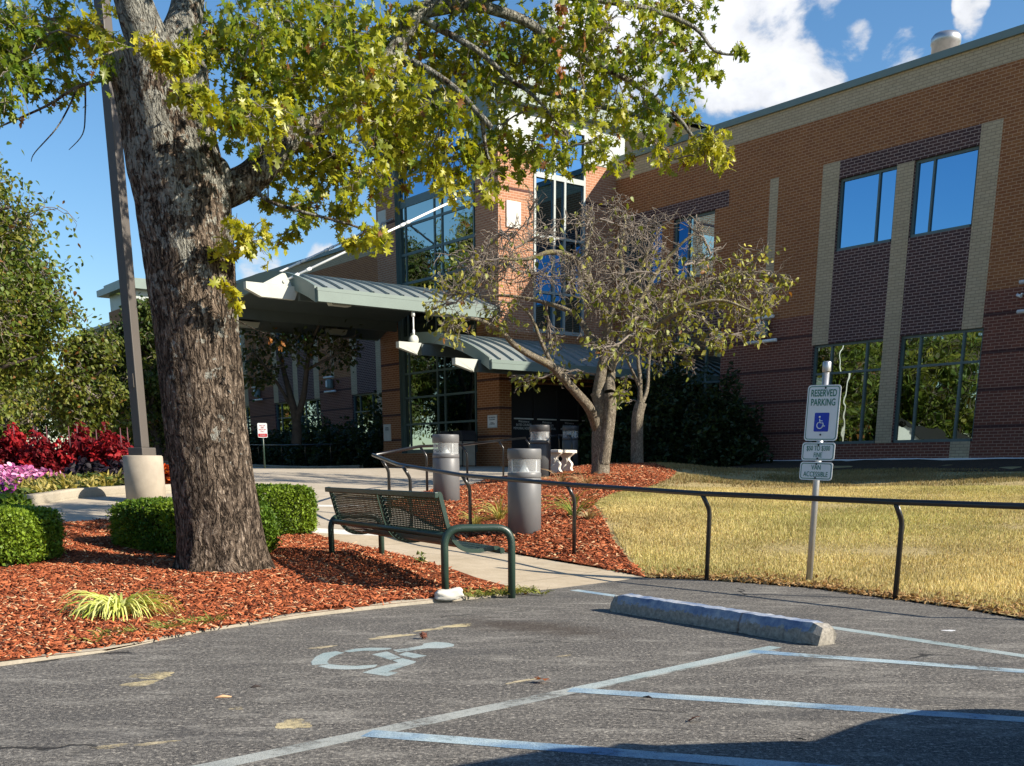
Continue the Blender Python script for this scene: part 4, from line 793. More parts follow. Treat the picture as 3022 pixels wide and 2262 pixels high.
def arcp(cx,cz,r,a0,a1,n=16): return [(cx+r*math.cos(R(a0+(a1-a0)*k/n)),-.006,cz+r*math.sin(R(a0+(a1-a0)*k/n))) for k in range(n+1)]
m.tube(arcp(-.012,zc-.025,.027,115,370),.0042,6); m.tube([(-.017,-.006,zc+.028),(-.012,-.006,zc-.006),(.014,-.006,zc-.006),(.026,-.006,zc-.034),(.036,-.006,zc-.03)],.0046,6); m.tube([(-.014,-.006,zc+.012),(.010,-.006,zc+.010)],.004,6)
m.lathe([(.0,-.003),(.0085,-.003),(.0085,.003),(.0,.003)],12); 
for i in range(len(m.v)-48,len(m.v)): x,y,z=m.v[i]; m.v[i]=(-.018+x,-.006+z,zc+.043+y)
m.build('wheelchair_symbol',MAT['sign_white'],p1)
bolt(p1,.012,.205); bolt(p1,0,-.178)
p2=plate(.305,.152,.026,SG,(-.004,-.036,1.146+zz0),(0,R(1.2),R(-40))); on_plate(p2,'$50 TO $300',.058,0,.026,.68); on_plate(p2,'FINE',.058,0,-.030,.68); bolt(p2,0,.055); bolt(p2,0,-.058)
p3=plate(.305,.152,.026,SG,(-.012,-.036,.983+zz0),(0,R(1.8),R(-40))); on_plate(p3,'VAN',.060,0,.030,.74); on_plate(p3,'ACCESSIBLE',.060,0,-.028,.72); bolt(p3,0,.06); bolt(p3,0,-.058)

# ------------------------------------------------------------------ wheel stop
WS=empty('wheel_stop',(1.23,7.2,0),math.atan2(6.31-7.86,1.74-.70),'blue painted concrete wheel stop with a chipped end lying across the bay','wheel stop')
prof=[(-.085,.0),(-.078,.075),(-.052,.125),(.052,.125),(.078,.075),(.085,.0)]
m=MB(); L=.985; n=46; vs=[];f=[]; K=len(prof)
for i in range(n+1):
    x=-L+2*L*i/n; ed=min(i,n-i)
    for y,z in prof:
        e=.006 if ed>2 else .016
        vs.append((x+(random.uniform(-.01,.01) if ed==0 else 0),y+random.uniform(-e,e)*.5+(.01*np.sign(-y) if ed==0 else 0),max(0,z+random.uniform(-e,e)*.5-(.018*(2-ed)/2 if ed<2 and z>.05 else 0))))
for i in range(n):
    for k in range(K-1): f.append((i*K+k,i*K+k+1,(i+1)*K+k+1,(i+1)*K+k))
f+=[tuple(range(K))[::-1],tuple(n*K+k for k in range(K))]
M=NM('chipped_blue_paint',(.1,.2,.45),.75,0,.3); v=M.coord(); sp=M.N('ShaderNodeSeparateXYZ',Vector=v)
blue=M.ramp(M.noise(v,7.,5.,.7),[(.32,(.08,.13,.25)),(.47,(.21,.26,.35)),(.62,(.40,.42,.45))])
conc=M.ramp(M.noise(v,40.,4.,.7),[(.3,(.16,.15,.13)),(.7,(.42,.39,.33))])
ch=M.math('ADD',M.math('MULTIPLY',M.math('SUBTRACT',sp.outputs[2],.068),14.),M.math('MULTIPLY',M.math('SUBTRACT',M.noise(v,18.,5.,.75),.5),2.2))
ax=M.math('ABSOLUTE',sp.outputs[0]); ch=M.math('SUBTRACT',ch,M.math('MULTIPLY',M.math('MAXIMUM',M.math('SUBTRACT',ax,.90),0.),60.))
c=M.mix(M.ramp(ch,[(.05,0.),(.12,1.)]),conc,blue)
rust=M.ramp(M.math('ADD',M.math('ABSOLUTE',M.math('SUBTRACT',sp.outputs[0],.33)),M.math('MULTIPLY',M.noise(v,20.,3.),.03)),[(.016,1.),(.03,0.)])
c=M.mix(M.math('MULTIPLY',rust,.8),c,(.07,.03,.018)); M.color(c); M.bump(M.noise(v,60.,4.,.7),.6,.006)
m.add(vs,f,0,False).build('concrete_bar',M.m,WS)

# ------------------------------------------------------------------ bench
bo=Vector((-.63,8.66)); bx=Vector((-.454,.891)); by=Vector((.891,.454))
zb0=.06
BN=empty('park_bench',(bo.x,bo.y,0),math.atan2(bx.y,bx.x),'dark green perforated metal bench with tubular arms beside the tree bed','bench')
LB=2.95
def bl(l,p,z): return (l,-p,z)
def bendpath(pts,r,n=6):
    o=[Vector(pts[0])]
    for i in range(1,len(pts)-1):
        a,b,c=Vector(pts[i-1]),Vector(pts[i]),Vector(pts[i+1]); d1=(a-b).normalized(); d2=(c-b).normalized()
        s=b+d1*r; e=b+d2*r
        for k in range(n+1):
            t=k/n; o.append(s*(1-t)**2+b*2*t*(1-t)+e*t*t)
    o.append(Vector(pts[-1])); return o
for l,dz in ((0.,0.),(LB,-.01)):
    m=MB(); m.tube(bendpath([bl(l,0,-.05),bl(l,.0,.555+dz),bl(l-.1 if l==0 else l,.535,.555+dz),bl(l-.1 if l==0 else l,.535,-.05)],.14,8),.03,14); m.build('leg_frame',MAT['bench_green'],BN)
m=MB(); m.tube([bl(.03,.03,.50),bl(LB-.03,.03,.49)],.026,12); m.build('back_tube',MAT['bench_green'],BN)
m=MB(); m.tube([bl(.0,.50,.37),bl(LB-.05,.50,.36)],.024,12); m.build('seat_tube',MAT['bench_green'],BN)
PF=[(-.06,.80),(-.045,.825),(-.015,.832),(.0,.82),(.012,.77),(.03,.70),(.055,.60),(.08,.53),(.11,.465),(.16,.415),(.22,.39),(.30,.385),(.38,.395),(.45,.405),(.49,.40),(.51,.37)]
PFL=[0.]
for a,b in zip(PF,PF[1:]): PFL.append(PFL[-1]+math.dist(a,b))
def pf(q):
    q=min(max(q,0),PFL[-1]-1e-6)
    for i in range(len(PF)-1):
        if q<=PFL[i+1]: t=(q-PFL[i])/(PFL[i+1]-PFL[i]); return (PF[i][0]+(PF[i+1][0]-PF[i][0])*t,PF[i][1]+(PF[i+1][1]-PF[i][1])*t)
QT=PFL[-1]
def lattice(l0,l1,q0,q1,name):
    m=MB(); st=.036; w=.0092; L=l1-l0; Q=q1-q0; n=int((L+Q)/st)+1
    for sgn in (1,-1):
        for i in range(n):
            c=i*st; segs=[]
            a=max(0,c-L); b=min(Q,c); 
            if b-a<.01: continue
            k=max(2,int((b-a)/.035)); vs=[]
            for j in range(k+1):
                q=a+(b-a)*j/k; l=c-q; l=l if sgn>0 else L-l; p,z=pf(q0+q)
                for dl in (-w,w): vs.append(bl(l0+l+dl,p,z)); 
                for dl in (w,-w): vs.append(bl(l0+l+dl,p+.003,z-.002))
            f=[]
            for j in range(k):
                a4=j*4
                for e in range(4): f.append((a4+e,a4+(e+1)%4,a4+4+(e+1)%4,a4+4+e))
            m.add(vs,f)
    return m.build(name,MAT['bench_green'],BN)
for l0,l1 in ((.06,1.42),(1.50,2.86)):
    lattice(l0,l1,.09,QT-.04,'mesh_panel')
def rib(l,w,name,q0=0.,q1=QT,th=.006,dp=.04):
    m=MB(); vs=[];n=40
    for j in range(n+1):
        q=q0+(q1-q0)*j/n; p,z=pf(q); p2,z2=pf(min(q+.01,QT)); d=Vector((p2-p,z2-z)); d=d.normalized() if d.length>1e-6 else Vector((1,0)); nx,nz=-d.y,d.x
        for dl,o in ((-w/2,-.003),(w/2,-.003),(w/2,dp),(-w/2,dp)): vs.append(bl(l+dl,p-nx*o if False else p+nx*(-o),z+nz*(-o)))
    f=[]
    for j in range(n):
        a4=j*4
        for e in range(4): f.append((a4+e,a4+(e+1)%4,a4+4+(e+1)%4,a4+4+e))
    f+=[(0,1,2,3),(4*n,4*n+3,4*n+2,4*n+1)]
    m.add(vs,f); return m.build(name,MAT['bench_green'],BN)
for l in (.045,1.43,1.49,LB-.075): rib(l,.022,'panel_rib',.0,QT,.006,.03)
m=MB(); m.box(.03,LB-.06,.03,.062,.782,.828); m.build('top_rail',MAT['bench_green'],BN,.006)
m=MB()
for q in np.arange(.62,QT-.06,.055):
    p,z=pf(q); m.box(.05,1.42,-p-.012,-p+.012,z-.004,z+.001); m.box(1.5,2.86,-p-.012,-p+.012,z-.004,z+.001)
m.build('seat_slats',MAT['bench_green'],BN)
# broken stone block at its foot
bmh=bmesh.new(); bmesh.ops.create_cube(bmh,size=1.); bmesh.ops.subdivide_edges(bmh,edges=bmh.edges[:],cuts=7,use_grid_fill=True)
from mathutils import noise as mnoise
for vv in bmh.verts:
    p=vv.co*2; k=(abs(p.x)**4+abs(p.y)**4+abs(p.z)**4)**.25; p=p/k; q=1+.22*mnoise.noise(p*1.6)+.10*mnoise.noise(p*5.)
    notch=.25*math.exp(-((p.x+.15)/.16)**2) if p.z>0 else 0
    vv.co=Vector((p.x*.108*q,p.y*.045*q,p.z*.042*q*(1-notch)))
mes=bpy.data.meshes.new('stone_block'); bmh.to_mesh(mes); bmh.free(); mes.materials.append(MAT['stone']); mes.polygons.foreach_set('use_smooth',[True]*len(mes.polygons))
o=link(bpy.data.objects.new('stone_block',mes)); o.location=(-.585,8.52,.065); o.rotation_euler=(.05,-.06,.3); tag(o,'whitish broken stone block lying at the foot of the green bench','block')

# ------------------------------------------------------------------ handrails
def rail_run(name,label,pts,posts,h=.76,off=.10,r=.024,zs=None,group=None):
    """pts: ground xy of rail line; posts: list of (x,y) base; rail is carried off the posts towards `off` side"""
    root=empty(name,(pts[0][0],pts[0][1],0),0,label,'handrail',group); ox,oy=pts[0]
    P=[Vector((x-ox,y-oy,(zs[i] if zs else g(x,y)+h))) for i,(x,y) in enumerate(pts)]
    m=MB(); m.tube(bendpath(P,.08,3) if len(P)>2 else P,r,10); m.build('rail',MAT['black_paint'],root)
    for x,y,dx,dy,zt in posts:
        z0=g(x,y)-.1; b=Vector((x-ox,y-oy,z0)); t=Vector((x-ox+dx,y-oy+dy,zt-.012)); k=Vector((x-ox,y-oy,zt-.15))
        m=MB(); m.tube(bendpath([b,k,t],.05,4),.0215,10); m.build('post',MAT['black_paint'],root)
    return root
n2=(-.79354*.1,-.60852*.1)
def rp(x,y,h=.76): return (x,y,n2[0],n2[1],g(x,y)+h)
front=[(4.05,7.25),(2.94,8.71),(1.69,10.26),(.52,11.83),(-.66,13.4),(-1.55,14.6),(-2.02,15.7)]
fz=[.745,.755,.785,.845,.93,1.055,1.19]
fpts=[(x+n2[0],y+n2[1]) for x,y in front]
HR=rail_run('handrail','long black tubular handrail along the walkway and lawn edge','x' and fpts,[(x,y,n2[0],n2[1],z) for (x,y),z in list(zip(front,fz))[:5]]+[(-1.47,14.4,n2[0],n2[1],1.04),(-1.85,15.3,n2[0],n2[1],1.13)],zs=fz)
back=[(-2.0,15.85),(-1.62,18.6),(-1.1,21.45),(-.48,24.84),(.1,27.3)]
bz=[1.19,1.36,1.44,1.60,1.72]
n3=(-.1,.02)
rail_run('handrail','black handrail along the driveway side of the far mulch bed',[(x+n3[0],y+n3[1]) for x,y in back],[(x,y,n3[0],n3[1],z) for (x,y),z in list(zip(back,bz))[1:]],zs=bz)
rail_run('handrail','short black handrail by the entrance doors behind the shaded bollard',[(.1,27.6),(.85,28.5),(1.12,28.0)],[(.86,28.45,-.03,-.02,1.80),(1.15,27.9,-.03,.05,1.78)],zs=[1.72,1.81,1.79])
cr=[bxy(9.2,5.0),bxy(13.3,5.0),bxy(17.4,5.1)]
rail_run('handrail','thin black handrail in front of the shaded shrubs under the canopy',cr,[(x,y,0.01,.0,g(x,y)+.84) for x,y in [bxy(9.4,5),bxy(11.4,5),bxy(13.4,5),bxy(15.4,5.05),bxy(17.3,5.1)]],zs=[g(*p)+.84 for p in cr])

# ------------------------------------------------------------------ bollard lights
M=NM('clear_lens',(.85,.87,.88),.12,0,.5); tr=M.N('ShaderNodeBsdfTransparent',Color=(.86,.88,.88)); mx=M.N('ShaderNodeMixShader',Fac=.26); M.t.links.new(tr.outputs[0],mx.inputs[1]); M.t.links.new(M.b.outputs[0],mx.inputs[2]); M.t.links.new(mx.outputs[0],M.o.inputs['Surface']); MAT['lens']=M.m
def bollard(x,y,z,r,h,mat,label,lean=0.):
    root=empty('bollard_light',(x,y,z),random.uniform(0,6),label,'bollard light','bollard lights in the mulch bed and at the doors'); root.rotation_euler[0]=lean
    m=MB(); m.lathe([(r,-.15),(r,h*.645),(r*.985,h*.65),(r*.96,h*.65),(r*.96,h*.66)],40); m.build('body',MAT[mat],root)
    m=MB(); m.lathe([(r*.9,h*.66),(r*.985,h*.66),(r,h*.665),(r,h*.715),(r*.98,h*.72),(r*.5,h*.72)],40); m.build('collar',MAT[mat],root)
    m=MB(); m.lathe([(r*.965,h*.72),(r*.965,h*.882)],40,caps=False); m.build('lens',MAT['lens'],root)
    m=MB(); m.lathe([(r*.32,h*.722),(r*.08,h*.82),(r*.05,h*.87)],20); m.lathe([(r*.9,h*.724),(r*.9,h*.73),(.0,h*.73)],30)
    for k in range(3): a=k*2.1; m.tube([(r*.82*math.cos(a),r*.82*math.sin(a),h*.72),(r*.82*math.cos(a),r*.82*math.sin(a),h*.885)],.008,6)
    m.build('reflector',MAT['sign_white'],root)
    m=MB(); m.lathe([(r*.6,h*.88),(r*.98,h*.88),(r,h*.885),(r,h*.985),(r*.975,h),(.0,h)],40); m.build('cap',MAT[mat],root)
bollard(-.01,13.35,.265,.20,.965,'bollard','nearest and largest grey bollard light with clear band, in mulch behind the handrail')
bollard(-1.19,17.0,.52,.20,.975,'bollard','grey bollard light with clear band standing left, beyond the bench back')
bollard(.28,21.3,.81,.20,.98,'bollard_shaded','shaded dark bollard light just left of the carved stone bench')
bollard(1.12,28.3,1.05,.20,.98,'bollard_shaded','farthest bollard light, in deep shade in front of the doors')

# ------------------------------------------------------------------ lamp post
lx,ly=-5.08,15.05; lz=g(lx,ly)
LP=empty('lamp_post',(lx,ly,lz),R(0),'tall square bronze lamp post on a round concrete footing behind the oak','lamp post')
m=MB(); m.lathe([(.255,-.2),(.255,.585),(.24,.60),(.0,.60)],40); m.build('concrete_footing',MAT['concrete'],LP)
m=MB(); m.box(-.125,.125,-.125,.125,.60,.70); o=m.build('base_cover',MAT['bronze'],LP,.008); o.rotation_euler=(0,0,R(-26))
m=MB(); m.box(-.07,.07,-.07,.07,.70,8.2); o=m.build('pole',MAT['bronze'],LP,.01); o.rotation_euler=(0,0,R(-26))
m=MB(); m.box(-.035,.035,-.082,-.071,1.45,1.62); o2=m.build('hand_hole_cover',MAT['bronze'],o)
m=MB(); m.box(-.06,.9,-.05,.05,8.05,8.15); m.box(.6,1.4,-.25,.25,8.0,8.2); m.build('lamp_head',MAT['bronze'],LP)

# ------------------------------------------------------------------ carved stone bench
SB=empty('stone_bench',(.70,22.6,g(.70,22.6)),R(62),'small white carved stone bench beside the shaded bollard in the mulch','stone bench')
m=MB(); m.box(-.42,.42,-.17,.17,.40,.46); m.build('seat_slab',MAT['stone'],SB,.012)
for x in (-.27,.27):
    m=MB(); pr=[]
    for k in range(25):
        t=k/24; z=.40*t; w=.12+.035*math.sin(t*2*PI*1.0+.6)+.03*math.cos(t*4*PI); pr.append((w,z))
    poly=[(a,z) for a,z in pr]+[(-a,z) for a,z in pr[::-1]]
    m.prism(poly,lambda a,b,d:(d,a,b),x-.05,x+.05)
    for sg in (-1,1):
        sp_=[(x+sg*.055,.055*math.cos(q)*(1-q/14),.25+.055*math.sin(q)*(1-q/14)) for q in np.linspace(0,11,30)]; m.tube(sp_,.012,6)
        m.tube([(x+sg*.055,.02,.05),(x+sg*.055,.06,.12),(x+sg*.055,-.03,.18)],.012,6)
    m.build('carved_leg',MAT['stone'],SB)
# ------------------------------------------------------------------ litter bins by the brick pier
def bin_(s,t,label):
    x,y=bxy(s,t); root=empty('litter_bin',(x,y,g(x,y)),RZB,label,'litter bin','litter bins by the brick pier')
    m=MB(); m.box(-.23,.23,-.23,.23,.03,.72); m.build('aggregate_body',MAT['concrete'],root,.02)
    for a in (-.25,.22):
        for b in (-.25,.22): MB().box(a,a+.03,b,b+.03,0,.76).build('corner_post',MAT['ink'],root)
    m=MB(); m.prism([(-.26,.74),(.26,.74),(.26,.9),(.2,1.02),(-.2,1.02),(-.26,.9)],lambda a,b,d:(a,d,b),-.26,.26); m.box(-.15,.15,.25,.275,.80,.95); m.build('hood',MAT['ink'],root,.01)
bin_(1.42,5.15,'dark hooded litter bin, the left one of the pair at the pier'); bin_(.72,5.15,'dark hooded litter bin, the right one of the pair at the pier')
# ------------------------------------------------------------------ wall notices
def notice(s,t,z,w,h,label,lines,border=True,mat='sign_white'):
    p=bw(s,t,z); root=empty('wall_notice',p,RZB,label,'notice')
    m=MB(); m.box(-w/2,w/2,0,.02,-h/2,h/2); o=m.build('panel',MAT[mat],root)
    if border: b=MB(); b.box(-w/2-.015,w/2+.015,-.0,.012,-h/2-.015,h/2+.015); b.build('frame',MAT['galv'],root)
    for body,sz,dz in lines: text('lettering',body,sz,MAT['ink'],root,(0,.023,dz),(PI/2,0,PI),.85)
notice(.34,TF,2.36,.46,.34,'white notice with dark text on the brick pier above the bins',[('NO WEAPONS',.06,.11),('CONCEALED FIREARMS',.035,.05),('PROHIBITED\nON THESE PREMISES',.035,-.06)])
notice(6.42,TF,2.19,.46,.54,'plain grey plaque on the left brick pier under the canopy',[('HOSPITAL\nENTRANCE',.06,.12)],False,'stone')
cx,cy,cz=bw(-13.36,.0,4.62)
m=MB(); m.tube([(0,.0,.05),(0,.10,.05)],.02,10); m.tube([(.10,.10,.04),(-.02,.14,-.01)],.032,12); o=m.build('security_camera',MAT['white_metal']); o.location=(cx,cy,cz); o.rotation_euler=(0,0,RZB); tag(o,'small white security camera on the brick wall at right edge','camera')
# hanging notice on post under the canopy
nx,ny=-7.6,33.0; nz_=g(nx,ny)
NP=empty('parking_sign',(nx,ny,nz_),R(8),'small white parking sign with red band, shaded under the canopy','sign')
m=MB(); m.tube([(0,0,-.2),(0,0,1.95-nz_+.3)],.025,8); m.build('post',MAT['bench_green'],NP)
m=MB(); m.prism(rrect(.27,.40,.03),lambda a,b,d:(a,d,b),-.03,-.027); o=m.build('sign_plate',MAT['sign_white'],NP); o.location=(0,0,2.08-nz_)
m=MB(); m.add([(x,-.032,z-.135) for x,z in rrect(.25,.09,.015)],[list(range(24))]); m.build('red_band',MAT['sign_red'],o)
text('lettering','PICK UP\nAND\nDROP OFF\nONLY',.055,MAT['sign_red'],o,(0,-.033,.045),(PI/2,0,0),.8,.0005)
text('lettering','10 MINUTES',.035,MAT['sign_white'],o,(0,-.034,-.135),(PI/2,0,0),.8,.0005)
# flagpole and white house standing left of the view (seen mirrored in the lower windows)
m=MB(); m.tube([(0,0,-.3),(0,0,7.5)],[.045,.03],14); m.lathe([(.0,7.5),(.06,7.55),(.0,7.62)],10); o=m.build('flagpole',MAT['white_metal']); fx_,fy_=-9.15,29.2; o.location=(fx_,fy_,g(fx_,fy_)); tag(o,'slim white flagpole mirrored in the lower left window','flagpole')
hx,hy=-30.5,24.6; HS=empty('white_house',(hx,hy,g(hx,hy)-.2),R(-65),'small white gabled house mirrored in the lower right window','house')
HS.scale=(.62,.62,.62)
m=MB(); m.add([(-3,-4,0),(3,-4,0),(3,4,0),(-3,4,0),(-3,-4,2.3),(3,-4,2.3),(3,4,2.3),(-3,4,2.3),(0,-4,4.2),(0,4,4.2)],[(0,1,5,8,4),(2,3,7,9,6),(1,2,6,5),(3,0,4,7)]); m.build('wall',MAT['sign_white'],HS)
m=MB(); m.prism([(-3.4,2.15),(0,4.35),(3.4,2.15),(3.4,2.3),(0,4.5),(-3.4,2.3)],lambda a,b,d:(a,d,b),-4.4,4.4); m.build('roof',MAT['rubber'],HS)
m=MB(); m.box(-.6,.6,-4.03,-3.99,.9,2.0); m.build('window',MAT['ink'],HS)
# ------------------------------------------------------------------ the car whose shadow falls over the lower right corner
d1=Vector((.39,.92)); d2=Vector((.92,-.39)); 
CR=empty('parked_car',(0,0,0),0,'dark parked car just right of the frame, shading the asphalt','car')
CR.location=(d1.x*2.75+d2.x*1.86,d1.y*2.75+d2.y*1.86,0); CR.rotation_euler=(0,0,math.atan2(d1.y,d1.x))
sidep=[(2.3,.30),(2.34,.58),(2.2,.74),(1.9,.86),(1.45,.96),(1.42,1.03),(.98,1.58),(.6,1.73),(-1.3,1.76),(-1.9,1.62),(-2.25,1.05),(-2.3,.35)]
m=MB(); vs=[];K=len(sidep)
for y,sc,ins in ((-.92,.93,0),(-.80,1.,0),(.80,1.,0),(.92,.93,0)):
    for x,z in sidep: vs.append((x*(.985 if abs(y)>.9 else 1),y*(1 if z<1.05 else .86),z if abs(y)<.9 else .3+(z-.3)*sc))
f=[]
for j in range(3):
    for k in range(K): f.append((j*K+k,(j+1)*K+k,(j+1)*K+(k+1)%K,j*K+(k+1)%K))
f+=[tuple(range(K)),tuple(3*K+k for k in range(K))[::-1]]
m.add(vs,f).build('body',MAT['car_paint'],CR,.03)
for y in (-.98,.98):
    m=MB(); m.prism([(.95,1.02),(1.17,1.04),(1.16,1.22),(.98,1.24)],lambda a,b,d:(a,d,b),y-.11,y+.11); m.build('mirror',MAT['car_paint'],CR,.03)
for x in (1.45,-1.45):
    for y in (-.8,.8):
        m=MB(); m.lathe([(.2,-.1),(.34,-.1),(.34,.1),(.2,.1)],24); w=m.build('wheel',MAT['rubber'],CR); w.location=(x,y,.34); w.rotation_euler=(PI/2,0,0)
        m=MB(); m.lathe([(.0,-.11),(.22,-.09),(.22,.09),(.0,.11)],16); m.build('rim',MAT['galv'],w)
for q in ([(1.16,-.66,1.06),(1.16,.66,1.06),(.58,.6,1.58),(.58,-.6,1.58)],): 
    m=MB(); m.add([(x+.03,y,z+.03) for x,y,z in q],[(0,1,2,3)]); m.build('windscreen',MAT['glass_dark'],CR)

# ------------------------------------------------------------------ leaves and trees
def leafmesh(outline,fold=.25,curl=.2):
    """outline: half contour (x>=0) from base to tip along y; mirrored; fan triangles; folded on the midrib"""
    h=outline; pts=[(0,h[0][1],0)]
    Rr=[(x,y) for x,y in h]; Lf=[(-x,y) for x,y in h[::-1]]
    ring=[p for p in Rr]+[p for p in Lf if abs(p[0])>1e-6]
    V=[(0,.45,0.)]+[(x,y,abs(x)*fold-curl*(y*y)) for x,y in ring]; n=len(ring)
    F=[(0,1+i,1+(i+1)%n) for i in range(n)]
    return np.array(V),np.array(F)
OAKL=[leafmesh([(0,0),(.05,.16),(.30,.05),(.14,.28),(.47,.34),(.40,.46),(.15,.50),(.36,.76),(.22,.78),(.10,.72),(0,1.02)],.35,.25),
      leafmesh([(0,0),(.07,.2),(.36,.14),(.16,.36),(.42,.55),(.13,.58),(.22,.82),(0,1.)],.15,.4),
      leafmesh([(0,0),(.06,.18),(.27,.10),(.15,.30),(.45,.44),(.14,.5),(.3,.72),(.1,.70),(0,.95)],-.25,.15)]
SML=[leafmesh([(0,0),(.26,.12),(.36,.36),(.24,.66),(0,1.)],.3,.25),leafmesh([(0,0),(.20,.2),(.28,.45),(.15,.75),(0,1.)],-.3,.35)]
def lerpc(a,b,t): return np.asarray(a)*(1-t)+np.asarray(b)*t
class Twigs:
    """many thin tapered limbs in one mesh"""
    def __init__(s): s.V=[];s.F=[];s.b=0
    def add(s,pts,r0,r1,n=4):
        P=np.asarray(pts,float); N=len(P); T=np.gradient(P,axis=0); T/=np.linalg.norm(T,axis=1)[:,None]+1e-9
        ref=np.array([0,0,1.]) if abs(T[0,2])<.9 else np.array([1.,0,0]); A=np.cross(T,ref); A/=np.linalg.norm(A,axis=1)[:,None]+1e-9; B=np.cross(T,A)
        rr=np.linspace(r0,r1,N) if np.isscalar(r0) else np.asarray(r0); th=np.arange(n)*2*PI/n
        ring=P[:,None]+(A[:,None]*np.cos(th)[None,:,None]+B[:,None]*np.sin(th)[None,:,None])*rr[:,None,None]
        i=np.arange(N-1)[:,None]*n; k=np.arange(n)[None]; k2=(k+1)%n
        F=np.stack([i+k,i+k2,i+n+k2,i+n+k],-1).reshape(-1,4)+s.b
        s.V.append(ring.reshape(-1,3)); s.F.append(F); s.b+=N*n
    def build(s,name,mat,parent): return big_mesh(name,np.concatenate(s.V),np.concatenate(s.F),None,mat,parent,True)
def smoothpath(P,k=4,jit=0.):
    P=np.asarray(P,float)
    if len(P)<3: 
        t=np.linspace(0,1,k*2)[:,None]; return P[0]*(1-t)+P[-1]*t
    Q=[P[0]]+list(P)+[P[-1]]; o=[]
    for i in range(1,len(Q)-2):
        a,b,c,d=Q[i-1],Q[i],Q[i+1],Q[i+2]
        for j in range(k):
            t=j/k; o.append(.5*((2*b)+(-a+c)*t+(2*a-5*b+4*c-d)*t*t+(-a+3*b-3*c+d)*t**3))
    o.append(P[-1]); o=np.array(o)
    if jit: o[1:-1]+=rng.normal(0,jit,(len(o)-2,3))
    return o
def curve_to(a,b,seg,sag,jit):
    t=np.linspace(0,1,seg+1)[:,None]; m=a*(1-t)+b*t; m[:,2]+=(sag*np.sin(PI*t[:,0])); w=np.sin(PI*t)
    m+=rng.normal(0,jit,3)*w+rng.normal(0,jit*.4,m.shape)*w; return m
def foliate(twigs,limbpts,blobs,leaves,dens,size,col_lo,col_hi,col_yel,twr=(.009,.002),sub=3,droop=.5,twig_dens=1.,clump=.16,leaf_per=14,twl=1.,bare=0.):
    """grow sub-branches from the limbs into each blob, then twigs with leaf clusters; returns list of (V,F,C)"""
    LP=np.asarray(limbpts,float); order=sorted(blobs,key=lambda b:float(np.min(((LP-np.array(b[:3]))**2).sum(1))))
    pos=[];colr=[];dirs=[];LPl=list(LP)
    for x,y,z,r,d,yel in order:
        c=np.array([x,y,z]); A=np.array(LPl); dd=((A-c)**2).sum(1)+.15*np.maximum(0,A[:,2]-z)**2
        i=int(np.argmin(dd)); a=A[i]; br=curve_to(a,c,6,.06*math.sqrt(dd[i]),.05*math.sqrt(dd[i])+.01)
        R0=twr[0]*(1+min(2.,math.sqrt(dd[i])*.5)); twigs.add(br,R0,twr[0]*.7,5); LPl+=list(br[2:])
        ns=max(2,int(sub*twig_dens*(r/.25)))
        for q in range(ns):
            u_=rng.normal(0,1,3); u_/=np.linalg.norm(u_)+1e-9; u_[2]*=.8
            e=c+u_*r*rng.uniform(.6,1.15); s=br[rng.integers(2,len(br))]; t=curve_to(s,e,5,rng.uniform(-.05,.08)*r,.12*r); twigs.add(t,twr[0]*.55,twr[1],4); LPl.append(t[3])
            for w in range(max(1,int(2*twig_dens))):
                s2=t[rng.integers(1,len(t))]; v=rng.normal(0,1,3); v/=np.linalg.norm(v); v[2]-=droop*.3
                e2=s2+v*r*rng.uniform(.35,.8)*twl; t2=curve_to(s2,e2,4,0,.10*r); twigs.add(t2,twr[1]*1.3,twr[1]*.6,3)
                if bare:
                    for _ in range(int(bare)):
                        s3=t2[rng.integers(1,len(t2))]; v=rng.normal(0,1,3); v/=np.linalg.norm(v); e3=s3+v*r*rng.uniform(.2,.55)*twl; twigs.add(curve_to(s3,e3,3,0,.06*r),twr[1]*.9,twr[1]*.45,3)
                k=rng.poisson(leaf_per*d*dens*.5)
                if k:
                    tt=rng.uniform(.35,1.1,k)[:,None]; p=s2*(1-tt)+e2*tt+rng.normal(0,clump*.5*r/.25,(k,3))*.5; pos.append(p); tone=rng.normal(0,.22); colr.append(np.clip(np.c_[rng.uniform(0,1,k)*.6+.2+tone,np.clip(yel+rng.normal(0,.22,k)+tone*.4,0,1)],0,1))
                    dirs.append(np.repeat((e2-s2)[None]/ (np.linalg.norm(e2-s2)+1e-9),k,0))
    P=np.concatenate(pos); CR_=np.concatenate(colr); D=np.concatenate(dirs); K=len(P)
    base=lerpc(col_lo,col_hi,CR_[:,:1]); C=base*(1-CR_[:,1:2]*.85)+np.asarray(col_yel)*CR_[:,1:2]*.85; C*=rng.uniform(.8,1.2,(K,1))
    brn=rng.uniform(0,1,K)<.02; C[brn]=np.array([.22,.10,.03])
    yaw=rng.uniform(0,2*PI,K); pitch=rng.normal(0,.6,K); roll=rng.normal(-.35-droop*.5,.55,K)
    M=rotmats(yaw,pitch,roll); sc=rng.uniform(size[0],size[1],K); out=[]; which=rng.integers(0,len(leaves),K)
    for w,(BV,BF) in enumerate(leaves):
        m=which==w
        if m.any(): out.append(instance(BV,BF,P[m],M[m],sc[m],C[m]))
    return out
